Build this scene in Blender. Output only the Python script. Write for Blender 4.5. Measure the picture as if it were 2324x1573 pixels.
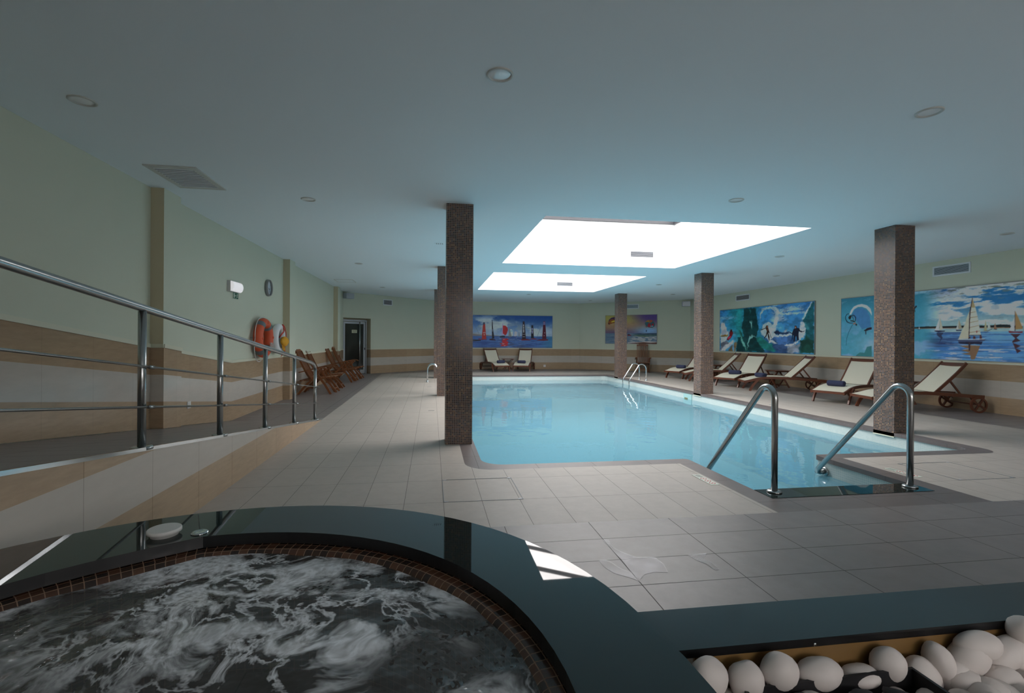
import bpy, bmesh, math, random, json
import numpy as np
from mathutils import Vector, Matrix
SC = bpy.context.scene
for o in list(bpy.data.objects): bpy.data.objects.remove(o)
COL = SC.collection
PI = math.pi
# ------------------------------------------------------------------ camera
F_PX = 1097.4; IMG_W = 2324
cam_d = bpy.data.cameras.new('camera'); cam = bpy.data.objects.new('camera', cam_d); COL.objects.link(cam)
cam_d.sensor_fit = 'HORIZONTAL'; cam_d.sensor_width = 36.0; cam_d.lens = 36.0*F_PX/IMG_W
cam_d.shift_x = 0.0; cam_d.shift_y = -14.5/IMG_W
cam_d.clip_start = 0.02; cam_d.clip_end = 200
YAW = math.atan(182/1097.4)
cam.matrix_world = Matrix.Translation((0, 0, 1.33)) @ Matrix.Rotation(-YAW, 4, 'Z') @ Matrix.Rotation(PI/2, 4, 'X') @ Matrix.Rotation(0.0065, 4, 'Z')
SC.camera = cam
# ------------------------------------------------------------------ world, light, exposure
SC.view_settings.view_transform = 'Standard'; SC.view_settings.look = 'None'
SC.view_settings.gamma = 1.0; SC.view_settings.exposure = 0.12; SC.view_settings.use_curve_mapping = False
SKY = 14.5
w = bpy.data.worlds.new('overcast_sky'); SC.world = w; w.use_nodes = True
bg = w.node_tree.nodes['Background']; bg.inputs[0].default_value = (1.0, 0.945, 0.925, 1); bg.inputs[1].default_value = SKY
# overcast sky: three times as bright overhead as at the horizon
_n = w.node_tree.nodes; _l = w.node_tree.links
_tc = _n.new('ShaderNodeTexCoord'); _sx = _n.new('ShaderNodeSeparateXYZ'); _mr = _n.new('ShaderNodeMapRange')
_l.new(_tc.outputs['Generated'], _sx.inputs[0]); _l.new(_sx.outputs[2], _mr.inputs[0])
_mr.inputs[1].default_value = 0; _mr.inputs[2].default_value = 1; _mr.inputs[3].default_value = SKY*.33; _mr.inputs[4].default_value = SKY
_l.new(_mr.outputs[0], bg.inputs[1])
HC = 3.06          # ceiling height
SKL = [(1.55, 5.67, 6.58, 10.78), (1.55, 5.67, 12.29, 16.63)]   # skylight openings
ROOFZ = 4.10
for (x0, x1, y0, y1) in SKL:            # daylight portals in the glazed roofs
    ld = bpy.data.lights.new('daylight_portal', 'AREA'); ld.shape = 'RECTANGLE'; ld.size = x1-x0; ld.size_y = y1-y0
    ld.cycles.is_portal = True
    lo = bpy.data.objects.new('daylight_portal', ld); COL.objects.link(lo)
    lo.location = ((x0+x1)/2, (y0+y1)/2-0.016*(x0+x1)/2, ROOFZ-0.01)
ADDED_WIN = [(1.0, 3.7), (5.2, 7.9)]; FWZ = (1.2, 2.6)      # unseen windows added behind the camera to brighten the foreground
for (x0, x1) in ADDED_WIN:
    ld = bpy.data.lights.new('window_portal', 'AREA'); ld.shape = 'RECTANGLE'; ld.size = x1-x0; ld.size_y = FWZ[1]-FWZ[0]; ld.cycles.is_portal = True
    lo = bpy.data.objects.new('window_portal', ld); COL.objects.link(lo); lo.location = ((x0+x1)/2, -3.49, (FWZ[0]+FWZ[1])/2); lo.rotation_euler = (-PI/2, 0, 0)
# ------------------------------------------------------------------ helpers
def sh(x, y, z=0.0): return (x, y-0.016*x, z)      # the building is a hair out of square
class MB:
    def __init__(s): s.v = []; s.f = []; s.m = []; s.sm = []
    def add(s, verts, faces, mi=0, smooth=False):
        b = len(s.v); s.v += [tuple(p) for p in verts]
        for f in faces: s.f.append([b+i for i in f]); s.m.append(mi); s.sm.append(smooth)
        return s
    def box(s, x0, x1, y0, y1, z0, z1, mi=0):
        V = [(x0,y0,z0),(x1,y0,z0),(x1,y1,z0),(x0,y1,z0),(x0,y0,z1),(x1,y0,z1),(x1,y1,z1),(x0,y1,z1)]
        return s.add(V, [(3,2,1,0),(4,5,6,7),(0,1,5,4),(1,2,6,5),(2,3,7,6),(3,0,4,7)], mi)
    def bar(s, a, b, w, h, up=(0,0,1), mi=0):
        a = Vector(a); b = Vector(b); d = (b-a).normalized(); u = Vector(up)
        sd = d.cross(u)
        if sd.length < 1e-4: sd = d.cross(Vector((0,1,0)))
        sd.normalize(); u = sd.cross(d).normalized()
        V = []
        for p in (a, b):
            for (i, j) in ((-1,-1),(1,-1),(1,1),(-1,1)): V.append(p+sd*(w/2*i)+u*(h/2*j))
        return s.add(V, [(0,1,2,3),(7,6,5,4),(0,4,5,1),(1,5,6,2),(2,6,7,3),(3,7,4,0)], mi)
    def ribbon(s, pts, w, h, side, mi=0, closed=False):   # rectangular section swept in the plane normal to side
        sd = Vector(side).normalized(); P = [Vector(p) for p in pts]; n = len(P); V = []
        for i in range(n):
            a = P[i-1] if (i > 0 or closed) else P[i]; b = P[(i+1) % n] if (i < n-1 or closed) else P[i]
            t = (b-a).normalized(); u = sd.cross(t).normalized()
            for (k, j) in ((-1,-1),(1,-1),(1,1),(-1,1)): V.append(P[i]+sd*(w/2*k)+u*(h/2*j))
        Fc = []
        for i in range(n if closed else n-1):
            a = 4*i; b = 4*((i+1) % n)
            for k in range(4): Fc.append((a+k, a+(k+1) % 4, b+(k+1) % 4, b+k))
        if not closed: Fc += [(3,2,1,0), tuple(4*(n-1)+k for k in range(4))]
        return s.add(V, Fc, mi)
    def tube(s, pts, r, n=12, mi=0, closed=False, caps=True):
        P = [Vector(p) for p in pts]; m = len(P); V = []; up = None
        for i in range(m):
            a = P[i-1] if (i > 0 or closed) else P[i]; b = P[(i+1) % m] if (i < m-1 or closed) else P[i]
            t = (b-a).normalized()
            if up is None: up = t.cross(Vector((0,0,1)) if abs(t.z) < .9 else Vector((1,0,0))).normalized()
            up = (up-t*up.dot(t)).normalized(); bt = t.cross(up)
            rr = r[i] if isinstance(r, (list, tuple)) else r
            for k in range(n):
                an = 2*PI*k/n; V.append(P[i]+up*(rr*math.cos(an))+bt*(rr*math.sin(an)))
        Fc = []
        for i in range(m if closed else m-1):
            a = n*i; b = n*((i+1) % m)
            for k in range(n): Fc.append((a+k, a+(k+1) % n, b+(k+1) % n, b+k))
        s.add(V, Fc, mi, True)
        if caps and not closed:
            b = len(s.v)-len(V)
            s.f.append([b+k for k in range(n)][::-1]); s.m.append(mi); s.sm.append(False)
            s.f.append([b+n*(m-1)+k for k in range(n)]); s.m.append(mi); s.sm.append(False)
        return s
    def lathe(s, prof, c=(0,0,0), axis='Z', n=24, mi=0, caps=True):
        V = []
        for (r, z) in prof:
            for k in range(n):
                a = 2*PI*k/n; p = (r*math.cos(a), r*math.sin(a), z)
                if axis == 'Y': p = (p[0], p[2], p[1])
                if axis == 'X': p = (p[2], p[0], p[1])
                V.append((c[0]+p[0], c[1]+p[1], c[2]+p[2]))
        Fc = []
        for i in range(len(prof)-1):
            for k in range(n): Fc.append((n*i+k, n*i+(k+1) % n, n*(i+1)+(k+1) % n, n*(i+1)+k))
        b = len(s.v); s.add(V, Fc, mi, True)
        if caps:
            for i, e in ((0, True), (len(prof)-1, False)):
                if prof[i][0] > 1e-4:
                    L = [b+n*i+k for k in range(n)]; s.f.append(L[::-1] if e else L); s.m.append(mi); s.sm.append(False)
        return s
    def sphere(s, c, rx, ry, rz, rot=None, n=14, m=9, mi=0, fn=None):
        V = []
        for i in range(m+1):
            th = PI*i/m
            for k in range(n):
                a = 2*PI*k/n; p = Vector((math.sin(th)*math.cos(a), math.sin(th)*math.sin(a), math.cos(th)))
                if fn: p = p*fn(p)
                p = Vector((p.x*rx, p.y*ry, p.z*rz))
                if rot: p = rot @ p
                V.append(Vector(c)+p)
        Fc = [(n*i+k, n*(i+1)+k, n*(i+1)+(k+1) % n, n*i+(k+1) % n) for i in range(m) for k in range(n)]
        return s.add(V, Fc, mi, True)
    def poly(s, loops, z, mi=0, up=True):
        bm = bmesh.new(); E = []
        for L in loops:
            vs = [bm.verts.new((x, y, z)) for (x, y) in L]
            for i in range(len(vs)): E.append(bm.edges.new((vs[i], vs[(i+1) % len(vs)])))
        bmesh.ops.triangle_fill(bm, use_beauty=True, use_dissolve=False, edges=E, normal=(0, 0, 1))
        bm.verts.index_update(); bm.normal_update()
        V = [tuple(v.co) for v in bm.verts]; Fc = []
        for f in bm.faces:
            ids = [v.index for v in f.verts]
            if (f.normal.z > 0) != up: ids = ids[::-1]
            Fc.append(ids)
        bm.free(); return s.add(V, Fc, mi)
    def wallstrip(s, path, z0, z1, mi=0, closed=False):
        n = len(path); V = []
        for (x, y) in path: V += [(x, y, z0), (x, y, z1)]
        Fc = [(2*i, 2*((i+1) % n), 2*((i+1) % n)+1, 2*i+1) for i in range(n if closed else n-1)]
        return s.add(V, Fc, mi)
    def build(s, name, mats, parent=None, shear=False, recalc=True, uv=True, **props):
        me = bpy.data.meshes.new(name)
        V = [(x, y-0.016*x, z) for (x, y, z) in s.v] if shear else s.v
        me.from_pydata(V, [], s.f)
        if not isinstance(mats, (list, tuple)): mats = [mats]
        for m in mats: me.materials.append(m)
        me.polygons.foreach_set('material_index', s.m); me.polygons.foreach_set('use_smooth', s.sm)
        me.update()
        if recalc:
            bm = bmesh.new(); bm.from_mesh(me); bmesh.ops.recalc_face_normals(bm, faces=bm.faces); bm.to_mesh(me); bm.free()
        if uv:
            ul = me.uv_layers.new(name='UVMap')
            for p in me.polygons:
                nn = p.normal; ax = (abs(nn.x), abs(nn.y), abs(nn.z)); k = ax.index(max(ax))
                for li in p.loop_indices:
                    c = me.vertices[me.loops[li].vertex_index].co
                    cy = c.y+0.016*c.x if shear else c.y
                    if k == 2: q = (c.x, cy)
                    elif k == 0:
                        q = (cy, c.z)
                    else: q = (c.x, c.z)
                    ul.data[li].uv = q
        o = bpy.data.objects.new(name, me); COL.objects.link(o)
        if parent: o.parent = parent
        for k, v in props.items(): o[k] = v
        return o
def thing(name, label, cat, loc=(0,0,0), rz=0, group=None):
    o = bpy.data.objects.new(name, None); COL.objects.link(o); o.empty_display_size = 0.1
    o.location = loc; o.rotation_euler = (0, 0, rz); o['label'] = label; o['category'] = cat
    if group: o['group'] = group
    return o
def tag(o, label, cat, group=None, kind=None):
    o['label'] = label; o['category'] = cat
    if group: o['group'] = group
    if kind: o['kind'] = kind
    return o
def dup(root, loc, rz, label):
    def cp(o, par):
        c = o.copy(); COL.objects.link(c)
        if par: c.parent = par; 
        for ch in KIDS[o.name]: cp(ch, c)
        return c
    r = cp(root, None); r.location = loc; r.rotation_euler = (0, 0, rz); r['label'] = label
    return r
KIDS = {}
def index_kids():
    KIDS.clear()
    for o in bpy.data.objects: KIDS[o.name] = []
    for o in bpy.data.objects:
        if o.parent: KIDS[o.parent.name].append(o)
def arc(c, r, a0, a1, n, plane='xy'):
    out = []
    for i in range(n+1):
        a = math.radians(a0+(a1-a0)*i/n); out.append((c[0]+r*math.cos(a), c[1]+r*math.sin(a)))
    return out
# ------------------------------------------------------------------ materials
def mat(name):
    m = bpy.data.materials.new(name); m.use_nodes = True
    nt = m.node_tree; b = nt.nodes['Principled BSDF']; return m, nt, b
def N(nt, t, **kw):
    n = nt.nodes.new(t)
    for k, v in kw.items():
        if k in n.inputs.keys() if hasattr(n.inputs, 'keys') else False: n.inputs[k].default_value = v
        else: setattr(n, k, v)
    return n
def simple(name, col, rough=.5, metal=0.0, spec=.5, emit=None, noise=0.0, nscale=20, bump=0.0):
    m, nt, b = mat(name); b.inputs['Base Color'].default_value = (*col, 1); b.inputs['Roughness'].default_value = rough
    b.inputs['Metallic'].default_value = metal; b.inputs['Specular IOR Level'].default_value = spec
    if emit: b.inputs['Emission Color'].default_value = (*emit[0], 1); b.inputs['Emission Strength'].default_value = emit[1]
    tc = N(nt, 'ShaderNodeTexCoord'); no = N(nt, 'ShaderNodeTexNoise'); no.inputs['Scale'].default_value = nscale; no.inputs['Detail'].default_value = 4
    nt.links.new(tc.outputs['Object'], no.inputs['Vector'])
    if noise:
        r = N(nt, 'ShaderNodeMapRange'); r.inputs[3].default_value = 1-noise; r.inputs[4].default_value = 1+noise
        nt.links.new(no.outputs['Fac'], r.inputs[0])
        mx = N(nt, 'ShaderNodeVectorMath', operation='SCALE'); mx.inputs[0].default_value = col
        nt.links.new(r.outputs[0], mx.inputs['Scale']); nt.links.new(mx.outputs[0], b.inputs['Base Color'])
    if bump:
        bp = N(nt, 'ShaderNodeBump'); bp.inputs['Strength'].default_value = bump; bp.inputs['Distance'].default_value = .01
        nt.links.new(no.outputs['Fac'], bp.inputs['Height']); nt.links.new(bp.outputs[0], b.inputs['Normal'])
    return m
def tiles(name, c1, c2, grout, tw, th, gs, off=(0,0), rough=.4, spec=.5, mottle=.06, mscale=6, bump=.25, stretch=(1,1)):
    m, nt, b = mat(name); uv = N(nt, 'ShaderNodeUVMap')
    mp = N(nt, 'ShaderNodeMapping'); mp.inputs['Location'].default_value = (-off[0], -off[1], 0)
    nt.links.new(uv.outputs[0], mp.inputs[0])
    br = N(nt, 'ShaderNodeTexBrick', offset=0.0, squash=1.0); br.inputs['Scale'].default_value = 1.0
    br.inputs['Brick Width'].default_value = tw; br.inputs['Row Height'].default_value = th
    br.inputs['Mortar Size'].default_value = gs/2; br.inputs['Mortar Smooth'].default_value = .1; br.inputs['Bias'].default_value = 0.0
    br.inputs['Color1'].default_value = (*c1, 1); br.inputs['Color2'].default_value = (*c2, 1); br.inputs['Mortar'].default_value = (*grout, 1)
    nt.links.new(mp.outputs[0], br.inputs['Vector'])
    mp2 = N(nt, 'ShaderNodeMapping'); mp2.inputs['Scale'].default_value = (stretch[0], stretch[1], 1); nt.links.new(uv.outputs[0], mp2.inputs[0])
    no = N(nt, 'ShaderNodeTexNoise'); no.inputs['Scale'].default_value = mscale; no.inputs['Detail'].default_value = 6; no.inputs['Roughness'].default_value = .65
    nt.links.new(mp2.outputs[0], no.inputs['Vector'])
    r = N(nt, 'ShaderNodeMapRange'); r.inputs[1].default_value = .25; r.inputs[2].default_value = .75; r.inputs[3].default_value = 1-mottle; r.inputs[4].default_value = 1+mottle
    nt.links.new(no.outputs['Fac'], r.inputs[0])
    mx = N(nt, 'ShaderNodeVectorMath', operation='SCALE'); nt.links.new(br.outputs['Color'], mx.inputs[0]); nt.links.new(r.outputs[0], mx.inputs['Scale'])
    nt.links.new(mx.outputs[0], b.inputs['Base Color'])
    b.inputs['Roughness'].default_value = rough; b.inputs['Specular IOR Level'].default_value = spec
    rr = N(nt, 'ShaderNodeMapRange'); rr.inputs[3].default_value = rough; rr.inputs[4].default_value = .8
    nt.links.new(br.outputs['Fac'], rr.inputs[0]); nt.links.new(rr.outputs[0], b.inputs['Roughness'])
    bp = N(nt, 'ShaderNodeBump'); bp.invert = True; bp.inputs['Strength'].default_value = bump; bp.inputs['Distance'].default_value = .003
    nt.links.new(br.outputs['Fac'], bp.inputs['Height']); nt.links.new(bp.outputs[0], b.inputs['Normal'])
    return m
def mosaic(name, cell, cols, grout, rough=.2, gs=.16):
    m, nt, b = mat(name); uv = N(nt, 'ShaderNodeUVMap')
    sn = N(nt, 'ShaderNodeVectorMath', operation='DIVIDE'); sn.inputs[1].default_value = (cell, cell, 1)
    nt.links.new(uv.outputs[0], sn.inputs[0])
    fl = N(nt, 'ShaderNodeVectorMath', operation='FLOOR'); nt.links.new(sn.outputs[0], fl.inputs[0])
    wn = N(nt, 'ShaderNodeTexWhiteNoise', noise_dimensions='3D'); nt.links.new(fl.outputs[0], wn.inputs['Vector'])
    cr = N(nt, 'ShaderNodeValToRGB'); cr.color_ramp.interpolation = 'CONSTANT'
    while len(cr.color_ramp.elements) < len(cols): cr.color_ramp.elements.new(.5)
    for i, (p, c) in enumerate(cols): cr.color_ramp.elements[i].position = p; cr.color_ramp.elements[i].color = (*c, 1)
    nt.links.new(wn.outputs['Value'], cr.inputs[0])
    fr = N(nt, 'ShaderNodeVectorMath', operation='FRACTION'); nt.links.new(sn.outputs[0], fr.inputs[0])
    sx = N(nt, 'ShaderNodeSeparateXYZ'); nt.links.new(fr.outputs[0], sx.inputs[0])
    g1 = N(nt, 'ShaderNodeMath', operation='LESS_THAN'); g1.inputs[1].default_value = gs; nt.links.new(sx.outputs[0], g1.inputs[0])
    g2 = N(nt, 'ShaderNodeMath', operation='LESS_THAN'); g2.inputs[1].default_value = gs; nt.links.new(sx.outputs[1], g2.inputs[0])
    gm = N(nt, 'ShaderNodeMath', operation='MAXIMUM'); nt.links.new(g1.outputs[0], gm.inputs[0]); nt.links.new(g2.outputs[0], gm.inputs[1])
    mx = N(nt, 'ShaderNodeMix', data_type='RGBA'); nt.links.new(gm.outputs[0], mx.inputs[0]); nt.links.new(cr.outputs[0], mx.inputs[6]); mx.inputs[7].default_value = (*grout, 1)
    nt.links.new(mx.outputs[2], b.inputs['Base Color'])
    rr = N(nt, 'ShaderNodeMapRange'); rr.inputs[3].default_value = rough; rr.inputs[4].default_value = .75
    nt.links.new(gm.outputs[0], rr.inputs[0]); nt.links.new(rr.outputs[0], b.inputs['Roughness'])
    bp = N(nt, 'ShaderNodeBump'); bp.invert = True; bp.inputs['Strength'].default_value = .3; bp.inputs['Distance'].default_value = .002
    nt.links.new(gm.outputs[0], bp.inputs['Height']); nt.links.new(bp.outputs[0], b.inputs['Normal'])
    return m
def wood(name, c1, c2, rough=.35):
    m, nt, b = mat(name); tc = N(nt, 'ShaderNodeTexCoord'); mp = N(nt, 'ShaderNodeMapping'); mp.inputs['Scale'].default_value = (3, 14, 14)
    no = N(nt, 'ShaderNodeTexNoise'); no.inputs['Scale'].default_value = 4; no.inputs['Detail'].default_value = 5
    nt.links.new(tc.outputs['Object'], mp.inputs[0]); nt.links.new(mp.outputs[0], no.inputs['Vector'])
    mx = N(nt, 'ShaderNodeMix', data_type='RGBA'); nt.links.new(no.outputs['Fac'], mx.inputs[0])
    mx.inputs[6].default_value = (*c1, 1); mx.inputs[7].default_value = (*c2, 1)
    nt.links.new(mx.outputs[2], b.inputs['Base Color']); b.inputs['Roughness'].default_value = rough
    return m
def glossmix(name, inner, fres_ior=1.33, rough=.0, bump=None):
    """inner(nt) returns a shader socket; topped by a clear reflecting skin"""
    m = bpy.data.materials.new(name); m.use_nodes = True; nt = m.node_tree
    for n in list(nt.nodes): nt.nodes.remove(n)
    out = N(nt, 'ShaderNodeOutputMaterial'); fr = N(nt, 'ShaderNodeFresnel'); fr.inputs[0].default_value = fres_ior
    gl = N(nt, 'ShaderNodeBsdfGlossy'); gl.inputs['Roughness'].default_value = rough; gl.inputs['Color'].default_value = (1,1,1,1)
    mx = N(nt, 'ShaderNodeMixShader'); nt.links.new(fr.outputs[0], mx.inputs[0]); nt.links.new(inner(nt), mx.inputs[1]); nt.links.new(gl.outputs[0], mx.inputs[2])
    nt.links.new(mx.outputs[0], out.inputs[0])
    if bump:
        tc = N(nt, 'ShaderNodeTexCoord'); h = None
        for (sc, st) in bump:
            no = N(nt, 'ShaderNodeTexNoise'); no.inputs['Scale'].default_value = sc; no.inputs['Detail'].default_value = 2
            nt.links.new(tc.outputs['Object'], no.inputs['Vector'])
            bp = N(nt, 'ShaderNodeBump'); bp.inputs['Strength'].default_value = 1; bp.inputs['Distance'].default_value = st
            nt.links.new(no.outputs['Fac'], bp.inputs['Height'])
            if h: nt.links.new(h, bp.inputs['Normal'])
            h = bp.outputs[0]
        nt.links.new(h, gl.inputs['Normal']); nt.links.new(h, fr.inputs['Normal'])
    return m
def pool_inner(nt):
    t = N(nt, 'ShaderNodeBsdfTransparent'); t.inputs[0].default_value = (.60, .84, .90, 1)
    d = N(nt, 'ShaderNodeBsdfDiffuse'); d.inputs[0].default_value = (.21, .41, .49, 1)
    m = N(nt, 'ShaderNodeMixShader'); m.inputs[0].default_value = .45
    nt.links.new(t.outputs[0], m.inputs[1]); nt.links.new(d.outputs[0], m.inputs[2]); return m.outputs[0]
def foam_inner(nt):
    tc = N(nt, 'ShaderNodeTexCoord')
    n0 = N(nt, 'ShaderNodeTexNoise'); n0.inputs['Scale'].default_value = 1.6; n0.inputs['Detail'].default_value = 3; nt.links.new(tc.outputs['Object'], n0.inputs['Vector'])
    sc = N(nt, 'ShaderNodeVectorMath', operation='SCALE'); sc.inputs['Scale'].default_value = .55; nt.links.new(n0.outputs['Color'], sc.inputs[0])
    ad = N(nt, 'ShaderNodeVectorMath', operation='ADD'); nt.links.new(tc.outputs['Object'], ad.inputs[0]); nt.links.new(sc.outputs[0], ad.inputs[1])
    def ridge(scale, det, lo, hi, w):
        n = N(nt, 'ShaderNodeTexNoise'); n.inputs['Scale'].default_value = scale; n.inputs['Detail'].default_value = det; n.inputs['Roughness'].default_value = .6
        nt.links.new(ad.outputs[0], n.inputs['Vector'])
        s = N(nt, 'ShaderNodeMath', operation='SUBTRACT'); s.inputs[1].default_value = .5; nt.links.new(n.outputs['Fac'], s.inputs[0])
        a = N(nt, 'ShaderNodeMath', operation='ABSOLUTE'); nt.links.new(s.outputs[0], a.inputs[0])
        r = N(nt, 'ShaderNodeMapRange'); r.inputs[1].default_value = lo; r.inputs[2].default_value = hi; r.inputs[3].default_value = w; r.inputs[4].default_value = 0
        nt.links.new(a.outputs[0], r.inputs[0]); return r.outputs[0]
    a = ridge(1.9, 6, .010, .050, 1.0); b2 = ridge(4.5, 5, .003, .030, .9)
    n3 = N(nt, 'ShaderNodeTexNoise'); n3.inputs['Scale'].default_value = 2.6; n3.inputs['Detail'].default_value = 8; n3.inputs['Roughness'].default_value = .62; nt.links.new(ad.outputs[0], n3.inputs['Vector'])
    r3 = N(nt, 'ShaderNodeMapRange'); r3.inputs[1].default_value = .55; r3.inputs[2].default_value = .63; nt.links.new(n3.outputs['Fac'], r3.inputs[0])
    m1 = N(nt, 'ShaderNodeMath', operation='MAXIMUM'); nt.links.new(a, m1.inputs[0]); nt.links.new(b2, m1.inputs[1])
    m2 = N(nt, 'ShaderNodeMath', operation='MAXIMUM'); nt.links.new(m1.outputs[0], m2.inputs[0]); nt.links.new(r3.outputs[0], m2.inputs[1])
    n4 = N(nt, 'ShaderNodeTexNoise'); n4.inputs['Scale'].default_value = 1.3; n4.inputs['Detail'].default_value = 2; nt.links.new(tc.outputs['Object'], n4.inputs['Vector'])
    r4 = N(nt, 'ShaderNodeMapRange'); r4.inputs[1].default_value = .42; r4.inputs[2].default_value = .54; nt.links.new(n4.outputs['Fac'], r4.inputs[0])
    m3 = N(nt, 'ShaderNodeMath', operation='MULTIPLY'); nt.links.new(m2.outputs[0], m3.inputs[0]); nt.links.new(r4.outputs[0], m3.inputs[1])
    n5 = N(nt, 'ShaderNodeTexNoise'); n5.inputs['Scale'].default_value = 45; n5.inputs['Detail'].default_value = 3; nt.links.new(ad.outputs[0], n5.inputs['Vector'])
    r5 = N(nt, 'ShaderNodeMapRange'); r5.inputs[1].default_value = .35; r5.inputs[2].default_value = .6; r5.inputs[3].default_value = .6; nt.links.new(n5.outputs['Fac'], r5.inputs[0])
    m4 = N(nt, 'ShaderNodeMath', operation='MULTIPLY'); nt.links.new(m3.outputs[0], m4.inputs[0]); nt.links.new(r5.outputs[0], m4.inputs[1])
    t = N(nt, 'ShaderNodeBsdfTransparent'); t.inputs[0].default_value = (.40, .38, .36, 1)
    d0 = N(nt, 'ShaderNodeBsdfDiffuse'); d0.inputs[0].default_value = (.12, .115, .11, 1)
    mx0 = N(nt, 'ShaderNodeMixShader'); mx0.inputs[0].default_value = .5; nt.links.new(t.outputs[0], mx0.inputs[1]); nt.links.new(d0.outputs[0], mx0.inputs[2])
    d = N(nt, 'ShaderNodeBsdfDiffuse'); d.inputs[0].default_value = (.88, .90, .93, 1)
    mx = N(nt, 'ShaderNodeMixShader'); nt.links.new(m4.outputs[0], mx.inputs[0]); nt.links.new(mx0.outputs[0], mx.inputs[1]); nt.links.new(d.outputs[0], mx.inputs[2])
    return mx.outputs[0]
def clear_inner(nt):
    t = N(nt, 'ShaderNodeBsdfTransparent'); t.inputs[0].default_value = (.97, .98, .98, 1); return t.outputs[0]
M = {}
M['plaster'] = simple('cream_plaster', (.58, .62, .51), .85, noise=.02, nscale=3)
M['beige'] = simple('beige_plaster', (.52, .47, .33), .85)
M['white'] = simple('white_ceiling_paint', (.83, .92, .97), .9)
M['shaft'] = simple('white_shaft_paint', (.88, .88, .88), .9)
M['trimline'] = simple('cream_trim', (.62, .63, .50), .5)
M['grey'] = simple('grey_frame', (.25, .26, .27), .4)
M['roofbar'] = simple('dark_roof_bar', (.035, .038, .045), .5)
M['tan'] = tiles('tan_stone_tile', (.40, .29, .185), (.37, .265, .17), (.22, .16, .10), .62, 10, .003, (.2, -5), .12, .5, .14, 5, .1, (1, 5))
M['pale'] = tiles('pale_stone_tile', (.52, .48, .43), (.50, .465, .415), (.30, .27, .23), .62, 10, .003, (.2, -5), .10, .5, .06, 4, .1, (1, 3))
M['tan_ramp'] = tiles('tan_ramp_tile', (.44, .33, .22), (.41, .30, .20), (.22, .16, .10), .63, 10, .004, (.105, -5), .35, .4, .14, 5, .1, (1, 5))
M['pale_ramp'] = tiles('pale_ramp_tile', (.52, .48, .43), (.50, .465, .415), (.30, .27, .23), .63, 10, .004, (.105, -5), .35, .4, .05, 4, .1, (1, 3))
M['light'] = tiles('light_floor_tile', (.435, .395, .355), (.41, .373, .335), (.16, .145, .13), .3155, .62, .004, (.103, 3.99), .42, .22, .07, 9)
M['dark'] = tiles('dark_floor_tile', (.200, .178, .172), (.186, .165, .160), (.05, .045, .04), .62, .31, .005, (1.14, 2.81), .38, .42, .12, 7)
M['coping'] = tiles('coping_stone', (.135, .112, .108), (.125, .104, .10), (.07, .06, .06), .62, .62, .004, (.49, 4.9), .38, .45, .12, 7)
M['pooltile'] = tiles('pool_floor_mosaic', (.24, .45, .52), (.21, .42, .50), (.33, .53, .58), .05, .05, .004, (0, 0), .3, .5, .03, 2, .05)
M['wallmos'] = tiles('pool_wall_mosaic', (.46, .55, .54), (.42, .52, .52), (.60, .62, .58), .025, .025, .003, (0, 0), .2, .5, .04, 3, .1)
M['mosaic'] = mosaic('brown_glass_mosaic', .0227, [(0, (.042,.022,.017)), (.22, (.08,.04,.028)), (.48, (.12,.06,.038)), (.66, (.022,.017,.02)), (.84, (.06,.048,.06)), (.93, (.19,.11,.06))], (.30, .235, .20), .22, .17)
M['jacmos'] = mosaic('spa_mosaic', .034, [(0, (.045,.024,.016)), (.3, (.075,.035,.022)), (.6, (.03,.02,.017)), (.8, (.095,.045,.026))], (.24, .145, .09), .12, .09)
M['granite'] = simple('black_granite', (.014, .024, .024), .02, spec=.55, noise=.5, nscale=60)
M['granite_edge'] = simple('granite_edge', (.006, .006, .007), .35)
M['planter_stone'] = simple('planter_granite', (.018, .030, .033), .10, spec=.5, noise=.4, nscale=30)
M['steel'] = simple('brushed_steel', (.42, .43, .43), .24, 1.0)
M['chrome'] = simple('polished_steel', (.62, .66, .68), .12, 1.0)
M['alu'] = simple('grey_aluminium', (.48, .50, .54), .35, .6)
M['wood'] = wood('dark_teak', (.095, .028, .014), (.17, .055, .026))
M['chairwood'] = wood('oiled_teak', (.13, .040, .013), (.26, .095, .032), .3)
M['sling'] = simple('cream_sling', (.74, .70, .57), .8, noise=.03, nscale=90)
M['towel'] = simple('navy_towel', (.035, .042, .095), .95, noise=.3, nscale=60, bump=.6)
M['black'] = simple('black_plastic', (.012, .012, .014), .4)
def film_inner(nt):
    t = N(nt, 'ShaderNodeBsdfTransparent'); g = N(nt, 'ShaderNodeBsdfGlossy'); g.inputs['Roughness'].default_value = .3; g.inputs['Color'].default_value = (.8,.82,.9,1)
    m = N(nt, 'ShaderNodeMixShader'); tc = N(nt, 'ShaderNodeTexCoord'); no = N(nt, 'ShaderNodeTexNoise'); no.inputs['Scale'].default_value = 9; no.inputs['Detail'].default_value = 5; nt.links.new(tc.outputs['Object'], no.inputs['Vector'])
    r = N(nt, 'ShaderNodeMapRange'); r.inputs[1].default_value = .3; r.inputs[2].default_value = .7; r.inputs[4].default_value = .06; nt.links.new(no.outputs['Fac'], r.inputs[0])
    nt.links.new(r.outputs[0], m.inputs[0]); nt.links.new(t.outputs[0], m.inputs[1]); nt.links.new(g.outputs[0], m.inputs[2]); return m.outputs[0]
M['film'] = glossmix('wet_film', film_inner, 1.18, .2)
M['glass'] = glossmix('clear_glass', clear_inner, 1.45)
M['doorglass'] = simple('dark_door_glass', (.02, .024, .022), .06, spec=.6)
M['water'] = glossmix('pool_water', pool_inner, 1.33, .0, [(1.2, .006), (9, .0006)])
M['spawater'] = glossmix('spa_water', foam_inner, 1.33, .02, [(3.0, .05), (14, .012)])
M['ventw'] = simple('white_grille', (.70, .74, .78), .5)
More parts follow.
